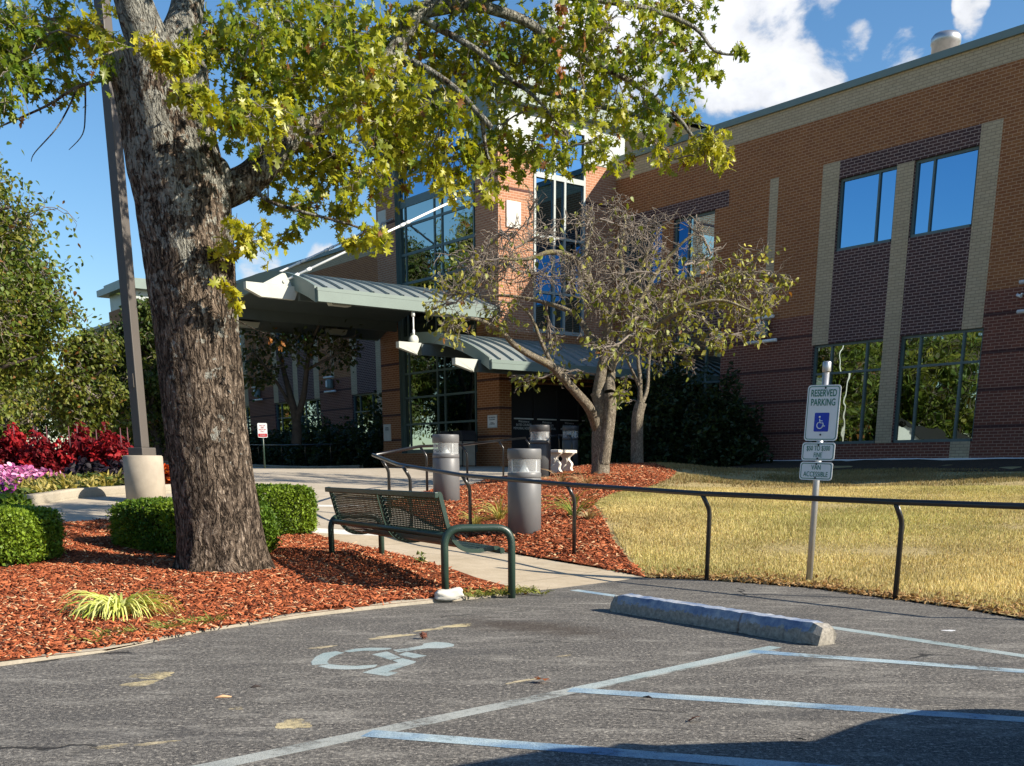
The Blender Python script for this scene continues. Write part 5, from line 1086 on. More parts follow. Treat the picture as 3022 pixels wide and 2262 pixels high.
def tree(name,label,cat,base,trunk_pts,limbs,blobs,mat_trunk,mat_leaf,leaves,dens,size,cols,group=None,trunkmesh=None,**kw):
    root=empty(name,base,0,label,cat,group); b=np.array(base)
    tw=Twigs(); lp=[]
    for pts,r0,r1 in limbs:
        q=smoothpath([np.array(p)-b for p in pts],5); tw.add(q,r0,r1,9); lp+=list(q[1:])
    bl=[(x-b[0],y-b[1],z-b[2],r,d,yl) for x,y,z,r,d,yl in blobs]
    main=Twigs(); main.V,main.F,main.b=tw.V[:],tw.F[:],tw.b
    t2=Twigs(); parts=foliate(t2,lp,bl,leaves,dens,size,*cols,**kw)
    if trunkmesh is None: main.build('trunk',mat_trunk,root)
    else: trunkmesh(root,b); main.build('limbs',mat_trunk,root)
    t2.build('twigs',MAT['twig'],root)
    V,F,C=merge(parts); big_mesh('crown',V,F,C,mat_leaf,root); return root
# --- the oak
def oak_trunk(root,b):
    P=np.array([p[:3] for p in OAK_TRUNK])-b; rr=np.array([p[3] for p in OAK_TRUNK])
    q=smoothpath(P,14); s=np.linspace(0,1,len(q)); r=np.interp(s,np.linspace(0,1,len(rr)),rr); n=120; th=np.arange(n)*2*PI/n; V=[]
    for i,(c,ra) in enumerate(zip(q,r)):
        z=c[2]; flare=max(0,.45-z)/.45
        k=1+.018*np.sin(5*th+1.3+z*.4)+.012*np.sin(9*th+z)+flare*flare*.10*np.sin(6*th+.7)
        k=k+.012*np.sin(31*th+3.*np.sin(z*5.)+np.sin(11*th)*1.5)*np.sin(47*th+z*9.+2*np.sin(z*13.))
        if i==0: k=k*1.04
        V.append(np.c_[c[0]+np.cos(th)*ra*k,c[1]+np.sin(th)*ra*k,np.full(n,z)])
    V=np.concatenate(V); N=len(q); i=np.arange(N-1)[:,None]*n; kk=np.arange(n)[None]; k2=(kk+1)%n
    F=np.stack([i+kk,i+k2,i+n+k2,i+n+kk],-1).reshape(-1,4)
    o=big_mesh('trunk',V,F,None,MAT['bark'],root,True)
    # folded branch collar where the big right limb leaves, and an old knot
    m=MB(); c=np.array(OAK_LIMBS[2][0][0])-b
    for k in range(5):
        a=.17-.028*k; m.tube([(c[0]+.10+a*math.cos(t)*.62-.02*k,c[1]-.10-a*.3*math.cos(t)-.012*k,c[2]+.10+a*math.sin(t)*.85) for t in np.linspace(-.6,3.9,18)],[.034-.004*k]*18,7)
    m.build('branch_collar',MAT['bark'],root)
top=[(-2.3,10.2,5.2,.55,1,.3),(-1.2,10.0,5.3,.55,1,.3),(-.2,10.4,5.3,.55,1,.3),(.6,10.9,5.3,.5,1,.3),(-3.6,10.4,5.3,.55,1,.3),(-2.8,11.4,5.8,.6,1,.3),(-1.4,11.6,5.9,.6,1,.3),(-4.4,11.4,5.8,.6,1,.3),(-2.4,10.6,6.6,.7,1,.3),(-.9,10.8,6.5,.6,1,.3),(-3.8,12.2,6.6,.7,1,.3),(-2.,12.6,6.8,.7,1,.3),(-3.2,10.4,7.4,.7,1,.3),(-1.8,10.6,7.8,.7,1,.3),(-1.6,9.6,5.6,.5,1,.3),(.5,10.6,6.1,.5,1,.3),(-2.5,13.9,5.1,.45,1,.3),(-2.1,13.6,5.7,.45,1,.3),(-2.8,14.1,6.0,.45,1,.3),(-2.3,14.0,6.6,.45,1,.3),(-2.0,13.8,7.3,.45,1,.3),(-2.9,13.6,7.0,.45,1,.3)]  # upper crown; the rearmost clusters are added to dapple the lamp post with shade
ztree=g(-2.62,9.75)
tree('oak_tree','large oak with thick lichen-patched trunk and yellow-green lobed leaves in the red mulch','tree',(-2.62,9.75,ztree),None,[(p,r0*(.8 if i>2 else 1),r1*.85) for i,(p,r0,r1) in enumerate(OAK_LIMBS)],OAK_BLOBS+top,MAT['bark'],MAT['leaf'],OAKL,1.,(.062,.108),((.070,.130,.012),(.19,.275,.025),(.50,.45,.03)),None,oak_trunk,twr=(.008,.0022),sub=7,droop=.7,leaf_per=25.,clump=.2)
DEAD=[(0.29, 10.9, 4.88, 0.06, 14), (0.29, 10.9, 4.72, 0.05, 10), (0.29, 10.9, 4.6, 0.06, 14), (0.31, 10.9, 4.4, 0.05, 12), (-2.04, 9.35, 2.0, 0.02, 7), (-1.96, 9.35, 1.95, 0.02, 4), (-1.11, 9.7, 2.78, 0.03, 2)]
Vp=[];
for x,y,z,r,k in DEAD:
    P=np.c_[rng.normal(x,r*.4,k),rng.normal(y,r*.4,k),rng.normal(z,r,k)]-np.array([-2.62,9.75,ztree]); BV,BF=OAKL[1]; Vp.append(instance(BV,BF,P,rotmats(rng.uniform(0,6.3,k),rng.normal(.6,.5,k),rng.normal(-1.1,.4,k)),rng.uniform(.05,.09,k)*(1 if r>.035 else .5),lerpc((.20,.07,.025),(.50,.22,.07),rng.uniform(0,1,(k,1)))))
V,F,C=merge(Vp); dl=big_mesh('dead_leaves',V,F,C,MAT['leaf'],[o for o in bpy.data.objects if o.name=='oak_tree'][0]); dl['label']='rust brown dead leaf sprays'
# --- ornamental trees in the mulch
bare_cols=((.12,.16,.02),(.26,.30,.06),(.42,.37,.07))
tree('ornamental_tree','spreading half bare ornamental tree with forked mossy trunk in the mulch before the entrance','tree',(1.41,21.0,g(1.41,21.)),None,[([tuple(np.array(ORN_LIMBS[0][0][0])-[0,0,.35])]+list(ORN_LIMBS[0][0]),*ORN_LIMBS[0][1:])]+ORN_LIMBS[1:],ORN_BLOBS,MAT['bark_smooth'],MAT['leaf_small'],SML,1.,(.075,.125),bare_cols,None,None,twr=(.016,.0058),sub=7,droop=.9,twig_dens=1.4,clump=.22,leaf_per=8.,twl=1.05,bare=1.)
tree('ornamental_tree','smaller ornamental tree with a pollarded brown trunk behind the spreading one','tree',(2.47,25.,1.08),None,[([tuple(np.array(ORN2_LIMBS[0][0][0])-[0,0,.35])]+list(ORN2_LIMBS[0][0]),*ORN2_LIMBS[0][1:])]+ORN2_LIMBS[1:],ORN2_BLOBS,MAT['bark_smooth'],MAT['leaf_small'],SML,1.,(.08,.13),bare_cols,None,None,twr=(.014,.004),sub=5,droop=.9,leaf_per=5.)
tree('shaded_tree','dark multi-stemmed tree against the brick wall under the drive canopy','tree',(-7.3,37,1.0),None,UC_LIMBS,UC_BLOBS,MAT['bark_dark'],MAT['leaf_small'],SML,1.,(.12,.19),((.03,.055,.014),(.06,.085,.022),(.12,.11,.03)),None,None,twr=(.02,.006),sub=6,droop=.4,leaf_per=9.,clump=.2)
def bgtree(label,x,y,h,rad,cols,seed,size=(.10,.17),nb=60,leaf_per=26,zc=.58,squash=1.,lowcut=.18,name='background_tree',group='trees beyond the flower bed',dens=1.):
    rs=np.random.default_rng(seed); z0=g(x,y) if abs(x)<45 else 1.; 
    limbs=[([(x,y,z0-.3),(x+.05,y,z0+h*.2),(x-.1,y+.1,z0+h*.5),(x+.05,y,z0+h*.8)],.05*h**.7+.05,.04)]
    for k in range(7):
        a=k*2.4+rs.uniform(0,1); zz=z0+h*(.2+.08*k); limbs.append(([(x,y,zz),(x+math.cos(a)*rad*.4,y+math.sin(a)*rad*.4,zz+h*.08),(x+math.cos(a)*rad*.75,y+math.sin(a)*rad*.75,zz+h*.12)],.07,.025))
    bl=[]
    for k in range(nb):
        u=rs.normal(0,1,3); u/=np.linalg.norm(u); rr=rs.uniform(.35,1.)**.6; p=u*rr
        zz=h*zc+p[2]*h*(1-zc)*1.02; 
        if zz<h*lowcut: zz=h*lowcut+rs.uniform(0,.15)*h
        prof=1-.35*max(0,(zz/h-.6)/.4)
        bl.append((x+p[0]*rad*prof,y+p[1]*rad*prof*squash,z0+zz,rs.uniform(.45,.8)*rad*.28+.2,rs.uniform(.6,1.3),max(0,rs.normal(.18,.15))))
    return tree(name,label,'tree',(x,y,z0),None,limbs,bl,MAT['bark_dark'],MAT['leaf_small'],SML,dens,size,cols,group,None,twr=(.025,.008),sub=5,droop=.3,leaf_per=leaf_per,clump=.28)
G1=((.06,.11,.016),(.15,.21,.035),(.32,.27,.04)); G2=((.03,.065,.014),(.07,.115,.025),(.18,.17,.03))
bgtree('tall leafy background tree at the left edge, yellowing in places, behind the red coleus',-15.5,31,8.9,3.15,G1,3,nb=120,leaf_per=34)
bgtree('lower bushy part-yellow tree beside the tall left-edge tree',-12.9,34,4.0,1.3,((.055,.09,.014),(.13,.17,.03),(.26,.22,.03)),5,nb=45)
bgtree('dark small tree between the lamp post and the left-edge trees',-12.6,38,4.3,1.9,G2,7,nb=55)
bgtree('dark narrow tree seen in the gap between lamp post and oak trunk',-11.9,36.5,5.3,.9,G2,9,nb=45)
bgtree('pale green tree far behind the flower bed',-19.5,40,4.2,2.6,G1,12,nb=40)
bgtree('low round tree on the skyline under the tall left-edge tree',-21.5,47,4.0,2.8,G2,13,nb=40)
bgtree('low pale tree on the skyline left of the lamp post',-17.0,47,3.6,2.6,G1,14,nb=40)
for i,(x,y,h,r) in enumerate([(-33,-4,8.5,4),(-36,6,9,4.5),(-33,15,8,4),(-38,22,10,5),(-36,31,8.5,4),(-34,42,15,5.5),(-38,52,14,5.5),(-33,66,13,5),(-44,10,9,5),(-44,28,10,5),(-42,62,12,6)]):
    bgtree('leafy tree in the row left of the view, mirrored in the windows',x,y,h,r,G1 if i%2 else G2,20+i,size=(.16,.27),nb=85,leaf_per=20,lowcut=.08,group='trees mirrored in the windows')
# ------------------------------------------------------------------ clipped hedges and shrubs
def bush(name,label,cat,x,y,z,sx,sy,sz,rz,n,size,cols,mat='needle',box=True,group=None,leaves=SML,up=.6,core=(.02,.028,.01),seed=1):
    rs=np.random.default_rng(seed); root=empty(name,(x,y,z),rz,label,cat,group)
    if box:
        f=rs.integers(0,5,n); w=np.array([sx*sy,sx*sz,sx*sz,sy*sz,sy*sz],float); f=rs.choice(5,n,p=w/w.sum()); a=rs.uniform(-1,1,n);b=rs.uniform(-1,1,n)
        P=np.zeros((n,3)); t=f==0; P[t]=np.c_[a[t]*sx/2,b[t]*sy/2,np.full(t.sum(),sz)]
        for k,sg in ((1,-1),(2,1)): t=f==k; P[t]=np.c_[a[t]*sx/2,np.full(t.sum(),sg*sy/2),(b[t]+1)/2*sz]
        for k,sg in ((3,-1),(4,1)): t=f==k; P[t]=np.c_[np.full(t.sum(),sg*sx/2),a[t]*sy/2,(b[t]+1)/2*sz]
        # round the edges
        q=P-np.array([0,0,sz*.5]); h=np.array([sx/2,sy/2,sz/2]); u=np.abs(q/h); ex=(u**5).sum(1)**(1/5); P=q/np.maximum(ex,1)[:,None]+np.array([0,0,sz*.5])
        lump=.035*np.sin(P[:,0]*9+seed)*np.sin(P[:,1]*8+1)*np.sin(P[:,2]*10)
        P=(P-np.array([0,0,sz*.5]))*(1+lump[:,None]+rs.normal(0,.02,(n,1))-rs.uniform(0,.2,(n,1))**1.6+(rs.uniform(0,1,(n,1))<.05)*rs.uniform(0,.10,(n,1)))+np.array([0,0,sz*.5])
        cv=MB(); cv.box(-sx*.40,sx*.40,-sy*.38,sy*.38,-.05,sz*.84)
    else:
        u=rs.normal(0,1,(n,3)); u/=np.linalg.norm(u,axis=1)[:,None]; u[:,2]=np.abs(u[:,2]); rr=rs.uniform(.55,1.05,n)[:,None]
        lump=1+.16*np.sin(u[:,:1]*5+seed)*np.sin(u[:,1:2]*6+2*seed)+.12*np.sin(u[:,2:]*9+u[:,:1]*7)
        P=u*rr*lump*np.array([sx/2,sy/2,sz]); P[:,2]=np.maximum(P[:,2],.02)
        cv=MB(); cv.lathe([(.01,-.05)]+[(.5*sx*.62*math.cos(t),.62*sz*math.sin(t)) for t in np.linspace(0,1.5,7)],14); cv.v=[(a,b*sy/sx,c) for a,b,c in cv.v]
    cv.build('inner_core',simple('inner_core',core,.95,0,.1,.3,9.),root)  # solid dark core filling the inside of the bush
    t=np.clip(rs.normal(.45,.25,n)+.35*np.sin(P[:,0]*6+P[:,2]*5+seed),0,1)[:,None]; C=lerpc(cols[0],cols[1],t)
    C=C*rs.uniform(.75,1.25,(n,1)); yaw=rs.uniform(0,2*PI,n); M=rotmats(yaw,rs.normal(0,.5,n),rs.normal(up,.6,n))
    parts=[]; wh=rs.integers(0,len(leaves),n); sc=rs.uniform(size[0],size[1],n)
    for k,(BV,BF) in enumerate(leaves): m=wh==k; parts.append(instance(BV,BF,P[m],M[m],sc[m],C[m]))
    V,F,C=merge(parts); big_mesh('foliage',V,F,C,MAT[mat],root); return root
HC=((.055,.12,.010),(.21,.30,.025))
needl=[(np.array([(-.09,0,0),(.09,0,0),(.13,.5,.05),(0,1.,-.05),(-.13,.5,.05)]),np.array([(0,1,2),(0,2,4),(4,2,3)])),(np.array([(-.07,0,0),(.07,0,0),(.35,.45,.1),(.08,.9,-.1),(-.30,.6,.1)]),np.array([(0,1,2),(0,2,4),(4,2,3)]))]
bush('clipped_hedge','clipped bright green hedge block at the left edge of the mulch bed','hedge',-5.05,10.15,g(-5.0,10.1)-.02,1.45,.95,.50,R(-12),34000,(.022,.046),HC,leaves=needl,seed=2)
bush('clipped_hedge','dark clipped hedge just behind the left-edge hedge block','hedge',-5.9,11.55,g(-5.9,11.6),1.5,.8,.42,R(-12),8000,(.035,.06),HC,leaves=needl,seed=3)
bush('clipped_hedge','clipped hedge block left of the oak trunk, its front in shade','hedge',-3.32,11.12,g(-3.3,11.1)-.02,1.75,.95,.52,R(-38),34000,(.022,.046),HC,leaves=needl,seed=4)
bush('clipped_hedge','small bushy hedge block right of the oak trunk by the walkway','hedge',-2.98,13.05,g(-2.98,13.0)-.02,.95,.8,.56,R(35),20000,(.022,.046),HC,leaves=needl,seed=5)
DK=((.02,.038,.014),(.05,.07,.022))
for i,(s,t,sx,sy,sz) in enumerate([(-1.8,1.3,2.6,2.0,2.3),(-3.9,1.5,3.0,2.2,2.75),(-5.9,1.3,2.4,1.9,2.0),(-2.9,2.6,1.8,1.5,1.5)]):
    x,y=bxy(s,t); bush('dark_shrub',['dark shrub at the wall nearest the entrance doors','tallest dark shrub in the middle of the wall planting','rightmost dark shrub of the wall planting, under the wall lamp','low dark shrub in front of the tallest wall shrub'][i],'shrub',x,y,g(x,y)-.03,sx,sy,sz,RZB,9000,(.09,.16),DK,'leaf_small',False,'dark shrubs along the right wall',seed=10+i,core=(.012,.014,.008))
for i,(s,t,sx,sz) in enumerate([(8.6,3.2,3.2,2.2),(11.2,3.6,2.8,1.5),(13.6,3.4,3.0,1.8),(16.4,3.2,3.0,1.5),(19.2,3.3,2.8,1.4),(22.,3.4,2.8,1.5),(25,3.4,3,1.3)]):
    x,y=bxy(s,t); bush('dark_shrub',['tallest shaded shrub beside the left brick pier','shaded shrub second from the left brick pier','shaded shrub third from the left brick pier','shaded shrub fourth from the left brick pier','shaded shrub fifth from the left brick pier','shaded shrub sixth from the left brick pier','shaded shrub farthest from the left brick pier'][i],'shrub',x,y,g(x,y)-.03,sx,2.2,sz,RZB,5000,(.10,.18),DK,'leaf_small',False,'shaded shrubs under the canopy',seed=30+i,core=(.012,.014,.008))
# ------------------------------------------------------------------ flower bed
CO=((.11,.006,.010),(.42,.018,.022))
colx=[(-6.75,18.6),(-7.35,18.9),(-7.95,18.7),(-8.55,19.0),(-9.2,18.9),(-9.9,19.3),(-10.6,19.2),(-11.4,19.7)]
for i,(x,y) in enumerate(colx):
    r=bush('coleus_plant',['rightmost red coleus plant, beside the lamp post','second red coleus plant from the lamp post','third red coleus plant from the lamp post','fourth red coleus plant from the lamp post','fifth red coleus plant from the lamp post','sixth red coleus plant, near the left edge','seventh red coleus plant, cut by the left edge','eighth red coleus plant, beyond the left edge'][i],'flower',x,y,g(x,y),.85,.8,.78+.07*math.sin(i*2.3),.0,3600,(.055,.105),CO,'flower',False,'red coleus plants in a row',seed=50+i,up=-.5,core=(.03,.006,.008))
    sp=MB()
    for k in range(3):
        a=random.uniform(0,6.3); q=random.uniform(0,.3); zz=.68+random.uniform(0,.12); sp.tube([(q*math.cos(a),q*math.sin(a),zz-.2),(q*math.cos(a)+.01,q*math.sin(a),zz+.16)],[.018,.006],5)
    sp.build('flower_spike',simple('spike',(.12,.05,.06),.9),r)
def drift(name,label,poly,dens,hgt,size,c0,c1,leaves,up,mat='flower'):
    x,y=scatter_poly(poly,dens); n=len(x); z=ga(x,y)+.03+hgt*rng.uniform(.35,1.,n)*(.75+.35*np.sin(x*5)*np.sin(y*4.3)); t=rng.uniform(0,1,(n,1))**1.2; C=lerpc(c0,c1,t)
    M=rotmats(rng.uniform(0,2*PI,n),rng.normal(0,.5,n),rng.normal(up,.5,n)); BV,BF=leaves; V,F,C=instance(BV,BF,np.c_[x,y,z],M,rng.uniform(*size,n),C); o=big_mesh(name,V,F,C,MAT[mat]); return tag(o,label,'flowers' ,None,'stuff')
disc=(np.array([(0,0,.0)]+[(.5*math.cos(t),.5*math.sin(t),.12) for t in np.linspace(0,2*PI,8)[:-1]]),np.array([(0,1+k,1+(k+1)%7) for k in range(7)]))
pinkP=[(-6.75,15.6),(-7.6,14.6),(-10.5,14.2),(-11,17.6),(-8.2,17.9),(-7.1,17.2),(-6.5,16.4)]
drift('petunia_foliage','green leaves under the petunias',[(-6.35,14.4),(-6.9,13.6),(-9,12.6),(-12,11.5),(-12,17.8),(-7,17.8),(-5.8,16.6)],330,.20,(.06,.11),(.05,.09,.02),(.16,.19,.04),SML[0],-.2,'leaf_small')
drift('pink_petunias','pink petunias in a bright drift across the flower bed',pinkP,330,.30,(.05,.085),(.60,.10,.36),(.88,.48,.68),disc,0.)
drift('purple_petunias','purple and magenta petunias along the front kerb of the flower bed',[(-6.5,14.2),(-6.95,13.7),(-9,12.7),(-9,14.3),(-7.2,14.9),(-6.6,14.9)],300,.24,(.05,.08),(.10,.02,.30),(.50,.05,.30),disc,0.)
drift('yellow_foliage','straw yellow wispy ground cover at the kerb of the flower bed',[(-6.3,14.5),(-6.9,15.3),(-6.6,16.6),(-5.9,16.6),(-6.1,15.2)],700,.20,(.08,.15),(.30,.26,.06),(.48,.40,.13),needl[0],.6,'leaf_small')
for i,(x,y) in enumerate([(-6.3,17.5),(-6.85,17.7),(-5.75,17.8)]):
    bush('dark_vine_plant',['blackish leafy plant between pink petunias and coleus','blackish leafy plant left of its darker neighbour','blackish leafy plant nearest the lamp footing'][i],'plant',x,y,g(x,y),.8,.7,.38,0,700,(.09,.14),((.012,.010,.014),(.035,.025,.035)),'flower',False,'blackish leafy plants',seed=70+i,up=-.4)
bush('orange_flowers','orange and red flowers at the right end of the bed behind the lamp footing','flowers',-5.25,17.4,g(-5.25,17.4),.8,.7,.42,0,700,(.06,.1),((.55,.07,.01),(.75,.25,.02)),'flower',False,None,[disc],0.,(.05,.08,.02),80)
bush('yellow_flowers','small yellow flowers just left of the lamp footing','flowers',-6.3,18.2,g(-6.3,18.2),.4,.35,.62,0,160,(.05,.08),((.65,.45,.03),(.7,.6,.2)),'flower',False,None,[disc],0.,(.05,.08,.02),81)
# ------------------------------------------------------------------ small plants
def blades(name,label,cat,x,y,n,lo,hi,w,c0,c1,spread,kind=None,upr=.5,mat='grass',seg=6):
    V=[];F=[];C=[];b=0; z0=g(x,y)+.015
    for k in range(n):
        a=random.uniform(0,2*PI); L=random.uniform(lo,hi); e=upr+random.uniform(-.25,.35); bx_=random.uniform(0,spread); px,py=x+bx_*math.cos(a)*.5,y+bx_*math.sin(a)*.5
        col=lerpc(c0,c1,random.random()); sx_=-math.sin(a);sy_=math.cos(a); vx=math.cos(a)*math.cos(e);vz=math.sin(e); rr=0;zz=0
        for j in range(seg+1):
            ww=w*(1-(j/seg)**2*.9)*.5; V+=[(px+math.cos(a)*rr+sx_*ww,py+math.sin(a)*rr+sy_*ww,z0+max(zz,.003)),(px+math.cos(a)*rr-sx_*ww,py+math.sin(a)*rr-sy_*ww,z0+max(zz,.003)+.004)]; C+=[col,col]
            rr+=math.cos(e)*L/seg; zz+=math.sin(e)*L/seg; e-=.32+.1*j*.6
        for j in range(seg): q=b+2*j; F.append((q,q+1,q+3,q+2))
        b+=2*(seg+1)
    o=big_mesh(name,np.array(V),np.array(F),np.array(C),MAT[mat]); return tag(o,label,cat,None,kind)
blades('ornamental_grass','pale yellow striped grass clump arching over the mulch near the kerb','plant',-2.74,7.42,210,.24,.50,.017,(.46,.54,.08),(.74,.74,.30),.16,None,.85)
m=0
for i,(x,y,lb) in enumerate([(-2.32,6.78,'patch of short green weeds at the kerb below the striped grass'),(-.22,8.93,'patch of yellow-green weeds at the kerb beside the bench leg')]):
    V=[]
    P=[(x+dx*.28+random.gauss(0,.06),y+dx*.22*(1.9 if i==0 else .8)+random.gauss(0,.05)) for dx in np.linspace(-1,1,16)]
    root=empty('weed_patch',(x,y,0),0,lb,'weeds')
    for (a,b) in P:
        o=blades('tuft',None,None,a,b,26,.04,.10,.008,(.12,.17,.03),(.36,.34,.09),.12,None,.8,seg=3); o.parent=root; o.location=(-x,-y,0)
def small_tuft(x,y,label,c0,c1,h=.22): blades('mulch_weed',label,'plant',x,y,60,h*.6,h*1.3,.012,c0,c1,.1,None,1.,seg=4)
small_tuft(.62,14.3,'green leafy weed just right of the nearest bollard',(.12,.18,.03),(.3,.32,.06),.45); small_tuft(.80,14.0,'straw coloured tuft at the lawn edge beside the green weed',(.36,.27,.13),(.5,.4,.22),.2)
small_tuft(-.62,14.2,'yellowing tuft left of the nearest bollard behind the handrail',(.28,.27,.06),(.5,.42,.14),.26); small_tuft(-.33,14.6,'thin tall yellow stem tuft against the nearest bollard',(.3,.3,.08),(.5,.42,.12),.42)
small_tuft(.6,18.9,'dry brown grass tuft in front of the carved stone bench',(.3,.2,.1),(.45,.3,.16),.4); small_tuft(1.0,18.6,'dry wiry grass tuft right of the stone bench',(.3,.2,.1),(.45,.3,.16),.35)
bush('leafy_weed','small leafy seedling growing at the walkway edge behind the bench','plant',-1.02,10.85,g(-1.02,10.85),.10,.10,.13,0,40,(.03,.05),((.08,.13,.03),(.2,.25,.08)),'leaf_small',False,seed=90)
# ------------------------------------------------------------------ mulch chips and grass blades (uncountable)
def chips(name,poly,dens,ln,wd,zoff,hole=None):
    x,y=scatter_poly(poly,dens); 
    n=len(x); z=ga(x,y)+zoff+rng.uniform(0,.022,n)+.012*np.sin(x*3.1)*np.sin(y*2.7)
    BV=np.array([(-.5,-.5,-.5),(.5,-.4,-.5),(.45,.5,-.5),(-.5,.45,-.5),(-.48,-.45,.5),(.5,-.35,.5),(.4,.45,.5),(-.45,.4,.5)]); BF=np.array([(4,5,6,7),(0,1,5,4),(1,2,6,5),(2,3,7,6),(3,0,4,7)])
    M=rotmats(rng.uniform(0,2*PI,n),rng.normal(0,.28,n),rng.normal(0,.35,n)); L=rng.uniform(*ln,n)*rng.choice([1,1,1,1.7],n); Wd=rng.uniform(*wd,n); T=rng.uniform(.0025,.006,n)
    M=M*np.stack([L,Wd,T],-1)[:,None,:]
    t=rng.uniform(0,1,(n,1)); C=lerpc((.19,.042,.017),(.48,.150,.062),t)*rng.uniform(.75,1.2,(n,1)); p=rng.uniform(0,1,n); C[p<.09]=np.array([.58,.36,.20]); C[(p>.09)&(p<.20)]=np.array([.10,.035,.02])
    V,F,C=instance(BV,BF,np.c_[x,y,z],M,np.ones(n),C); return tag(big_mesh(name,V,F,C,MAT['chip']),kind='stuff')
vis1=[(-2.62,5.85),(-2.3,6.3),(-1.95,7.05),(-1.45,7.75),(-.88,8.35),(-.3,8.9),(-.12,9.25),(-1.12,11.2),(-1.58,11.95),(-2.2,12.75),(-2.7,13.4),(-3.2,13.55),(-4.2,13.15),(-5.0,13.02),(-5.4,12.5),(-6.8,11.2),(-6.6,9.6),(-4.6,6.6),(-3.5,5.15)]
chips('mulch_chips',vis1,1900,(.025,.06),(.007,.015),.018)
chips('mulch_chips',bed2,800,(.035,.075),(.010,.022),.02)
def grass(name,poly,dens,hr,wr,cols,zoff=.012,seed=0,bald=0.,patch=True):
    x,y=scatter_poly(poly,dens); n0=np.sin(x*1.3+.7*np.sin(y*1.1))*np.sin(y*1.7+x*.3)+.6*np.sin(x*3.7+y*2.2)*np.sin(y*4.1-x)
    if bald: k=(n0+rng.normal(0,.5,len(x)))>-bald; x,y,n0=x[k],y[k],n0[k]
    n=len(x); z=ga(x,y)+zoff; h=rng.uniform(*hr,n)*(1+.25*n0); w=rng.uniform(*wr,n)
    a=rng.uniform(0,2*PI,n); ln=rng.normal(0,.45,n)*h; a2=rng.uniform(0,2*PI,n)
    dx,dy=np.cos(a)*w/2,np.sin(a)*w/2; ex,ey=np.cos(a2)*ln,np.sin(a2)*ln
    V=np.stack([np.c_[x-dx,y-dy,z],np.c_[x+dx,y+dy,z],np.c_[x+ex*.4+dx*.7,y+ey*.4+dy*.7,z+h*.6],np.c_[x+ex*.4-dx*.7,y+ey*.4-dy*.7,z+h*.6],np.c_[x+ex,y+ey,z+h*np.cos(np.minimum(1.2,abs(ln/h)))]],1).reshape(-1,3)
    b=(np.arange(n)*5)[:,None]; F=np.concatenate([b+np.array([[0,1,2]]),b+np.array([[0,2,3]]),b+np.array([[3,2,4]])],1).reshape(-1,3)
    t=np.clip(rng.normal(.5,.28,(n,1))+.15*n0[:,None],0,1); C=lerpc(cols[0],cols[1],t); gr=np.clip(.18+.30*np.sin(x*.9+1.)*np.sin(y*.8)+rng.normal(0,.2,n),0,.75)[:,None]; C=C*(1-gr)+np.asarray(cols[2])*gr
    br=rng.uniform(0,1,n)<.05; C[br]=np.array([.26,.14,.06]); C*=(1+.16*np.sin(x*2.1+y)*np.sin(y*2.9-x*.7))[:,None]
    return tag(big_mesh(name,V,F,np.repeat(C,5,0),MAT['grass']),kind='stuff')
GC=((.42,.32,.13),(.76,.64,.31),(.29,.34,.08))
lawnA=[(1.15,10.62),(1.05,12.75),(1.0,15.84),(1.35,17.4),(2.0,18.3),(6.2,18.4),(9.5,17.0),(7.0,11.5),(5.0,7.0),(3.45,7.6),(3.35,8.1),(3.05,8.75),(2.55,9.66),(1.72,10.36)]
lawnShade=[(2.0,18.3),(2.6,20.3),(3.02,22.6),bxy(-3.6,3.6),bxy(-5,3.2),bxy(-7,2.9),bxy(-9,3.6),bxy(-12,3.),bxy(-15,3.4),bxy(-20,3),(12,14),(9.5,17.0),(6.2,18.4)]
grass('lawn_grass',lawnA,4600,(.022,.056),(.0045,.0085),GC,bald=1.05)
grass('lawn_grass',lawnShade,1100,(.03,.065),(.009,.016),((.20,.15,.075),(.36,.28,.13),(.14,.15,.05)),bald=.1)  # sparse dead-brown grass, with the building's shade also put into its colour
edge=[(1.15,10.55),(1.7,10.28),(2.5,9.58),(2.97,8.7),(3.3,8.05),(3.5,7.4),(4.7,5.6),(4.95,5.8),(3.75,7.6),(3.5,8.3),(3.2,8.95),(2.7,9.85),(1.85,10.55),(1.2,10.85)]
edge=[(1.15,10.5),(1.7,10.24),(2.48,9.54),(2.93,8.68),(3.26,8.03),(3.46,7.38),(4.66,5.6),(5.1,5.85),(3.95,7.7),(3.7,8.5),(3.4,9.2),(2.9,10.1),(1.95,10.85),(1.2,11.1)]
x,y=scatter_poly(edge,2600); kp=rng.uniform(0,1,len(x))<np.clip(1.15-np.min([np.hypot(x-a,y-b) for a,b in densify(railline,.15,False)],0)/.55,0,1); x,y=x[kp],y[kp]; n=len(x); BV,BF=SML[1]; C=lerpc((.22,.11,.04),(.52,.34,.15),rng.uniform(0,1,(n,1)))
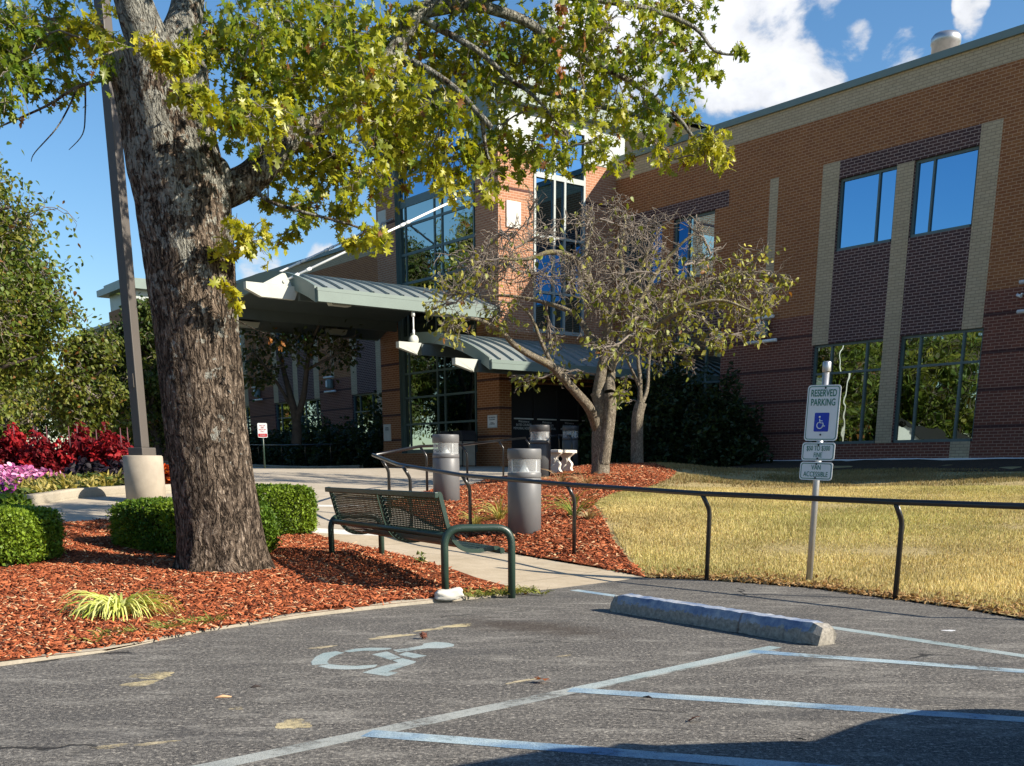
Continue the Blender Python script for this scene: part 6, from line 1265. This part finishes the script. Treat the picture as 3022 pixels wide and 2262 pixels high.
V,F,C=instance(BV,BF,np.c_[x,y,ga(x,y)+rng.uniform(.01,.035,n)],rotmats(rng.uniform(0,6.28,n),rng.normal(0,.5,n),rng.normal(0,.6,n)),rng.uniform(.018,.055,n),C); tag(big_mesh('dry_leaf_litter',V,F,C,MAT['grass']),kind='stuff')
# fallen leaves, twigs and wood bits on the asphalt: each its own
def fallen(x,y,label,size,col,rz,leaf=0):
    BV,BF=OAKL[leaf]; V=BV*size; o=big_mesh('fallen_leaf',V,BF,np.tile(np.array(col),(len(V),1)),MAT['grass']); o.location=(x,y,g(x,y)+.015); o.rotation_euler=(.15,.25,rz); tag(o,label,'leaf','fallen leaves on the asphalt')
fallen(.10,5.17,'rust brown fallen oak leaf beside the parking line near the hatch tip',.085,(.33,.10,.03),.6,0)
fallen(.72,4.37,'dark brown fallen leaf between the two nearest hatch lines',.06,(.16,.06,.03),2.,1)
fallen(1.06,3.98,'brown fallen leaf lying in the car shadow',.05,(.20,.10,.04),1.,2)
fallen(.02,9.05,'curled brown leaf on the walkway end by the kerb',.07,(.30,.15,.06),.3,1)
def bit(name,x,y,L,w,rz,col,label,cat):
    m=MB(); m.tube([(-L/2,0,.008),(0,.004,.012),(L/2,0,.008)],[w*.4,w,w*.3],6); o=m.build(name,simple('bit',col,.9)); o.location=(x,y,g(x,y)); o.rotation_euler=(0,0,rz); tag(o,label,cat)
bit('wood_chip',-1.37,4.85,.075,.008,.35,(.62,.36,.2),'pale wood chip on the asphalt left of the round yellow spot','wood chip')
bit('twig',-1.28,5.1,.05,.008,.7,(.03,.022,.02),'short dark twig on the asphalt below the wheelchair symbol','twig')
bit('twig',.55,4.8,.05,.006,-.6,(.03,.022,.02),'tiny dark twig between hatch line and parking line','twig')
m=MB(); m.lathe([(.0,-.02),(.018,-.012),(.022,0),(.018,.012),(.0,.02)],9); 
for k in range(26):
    a=random.uniform(0,6.3); b=random.uniform(-1.5,1.5); d=Vector((math.cos(a)*math.cos(b),math.sin(a)*math.cos(b),math.sin(b))); m.tube([d*.018,d*.03],[.004,.001],4)
o=m.build('seed_ball',simple('seed_ball',(.14,.05,.03),.9)); o.location=(-.62,6.62,.024); tag(o,'spiky brown seed ball on the asphalt above the wheelchair symbol','seed ball')
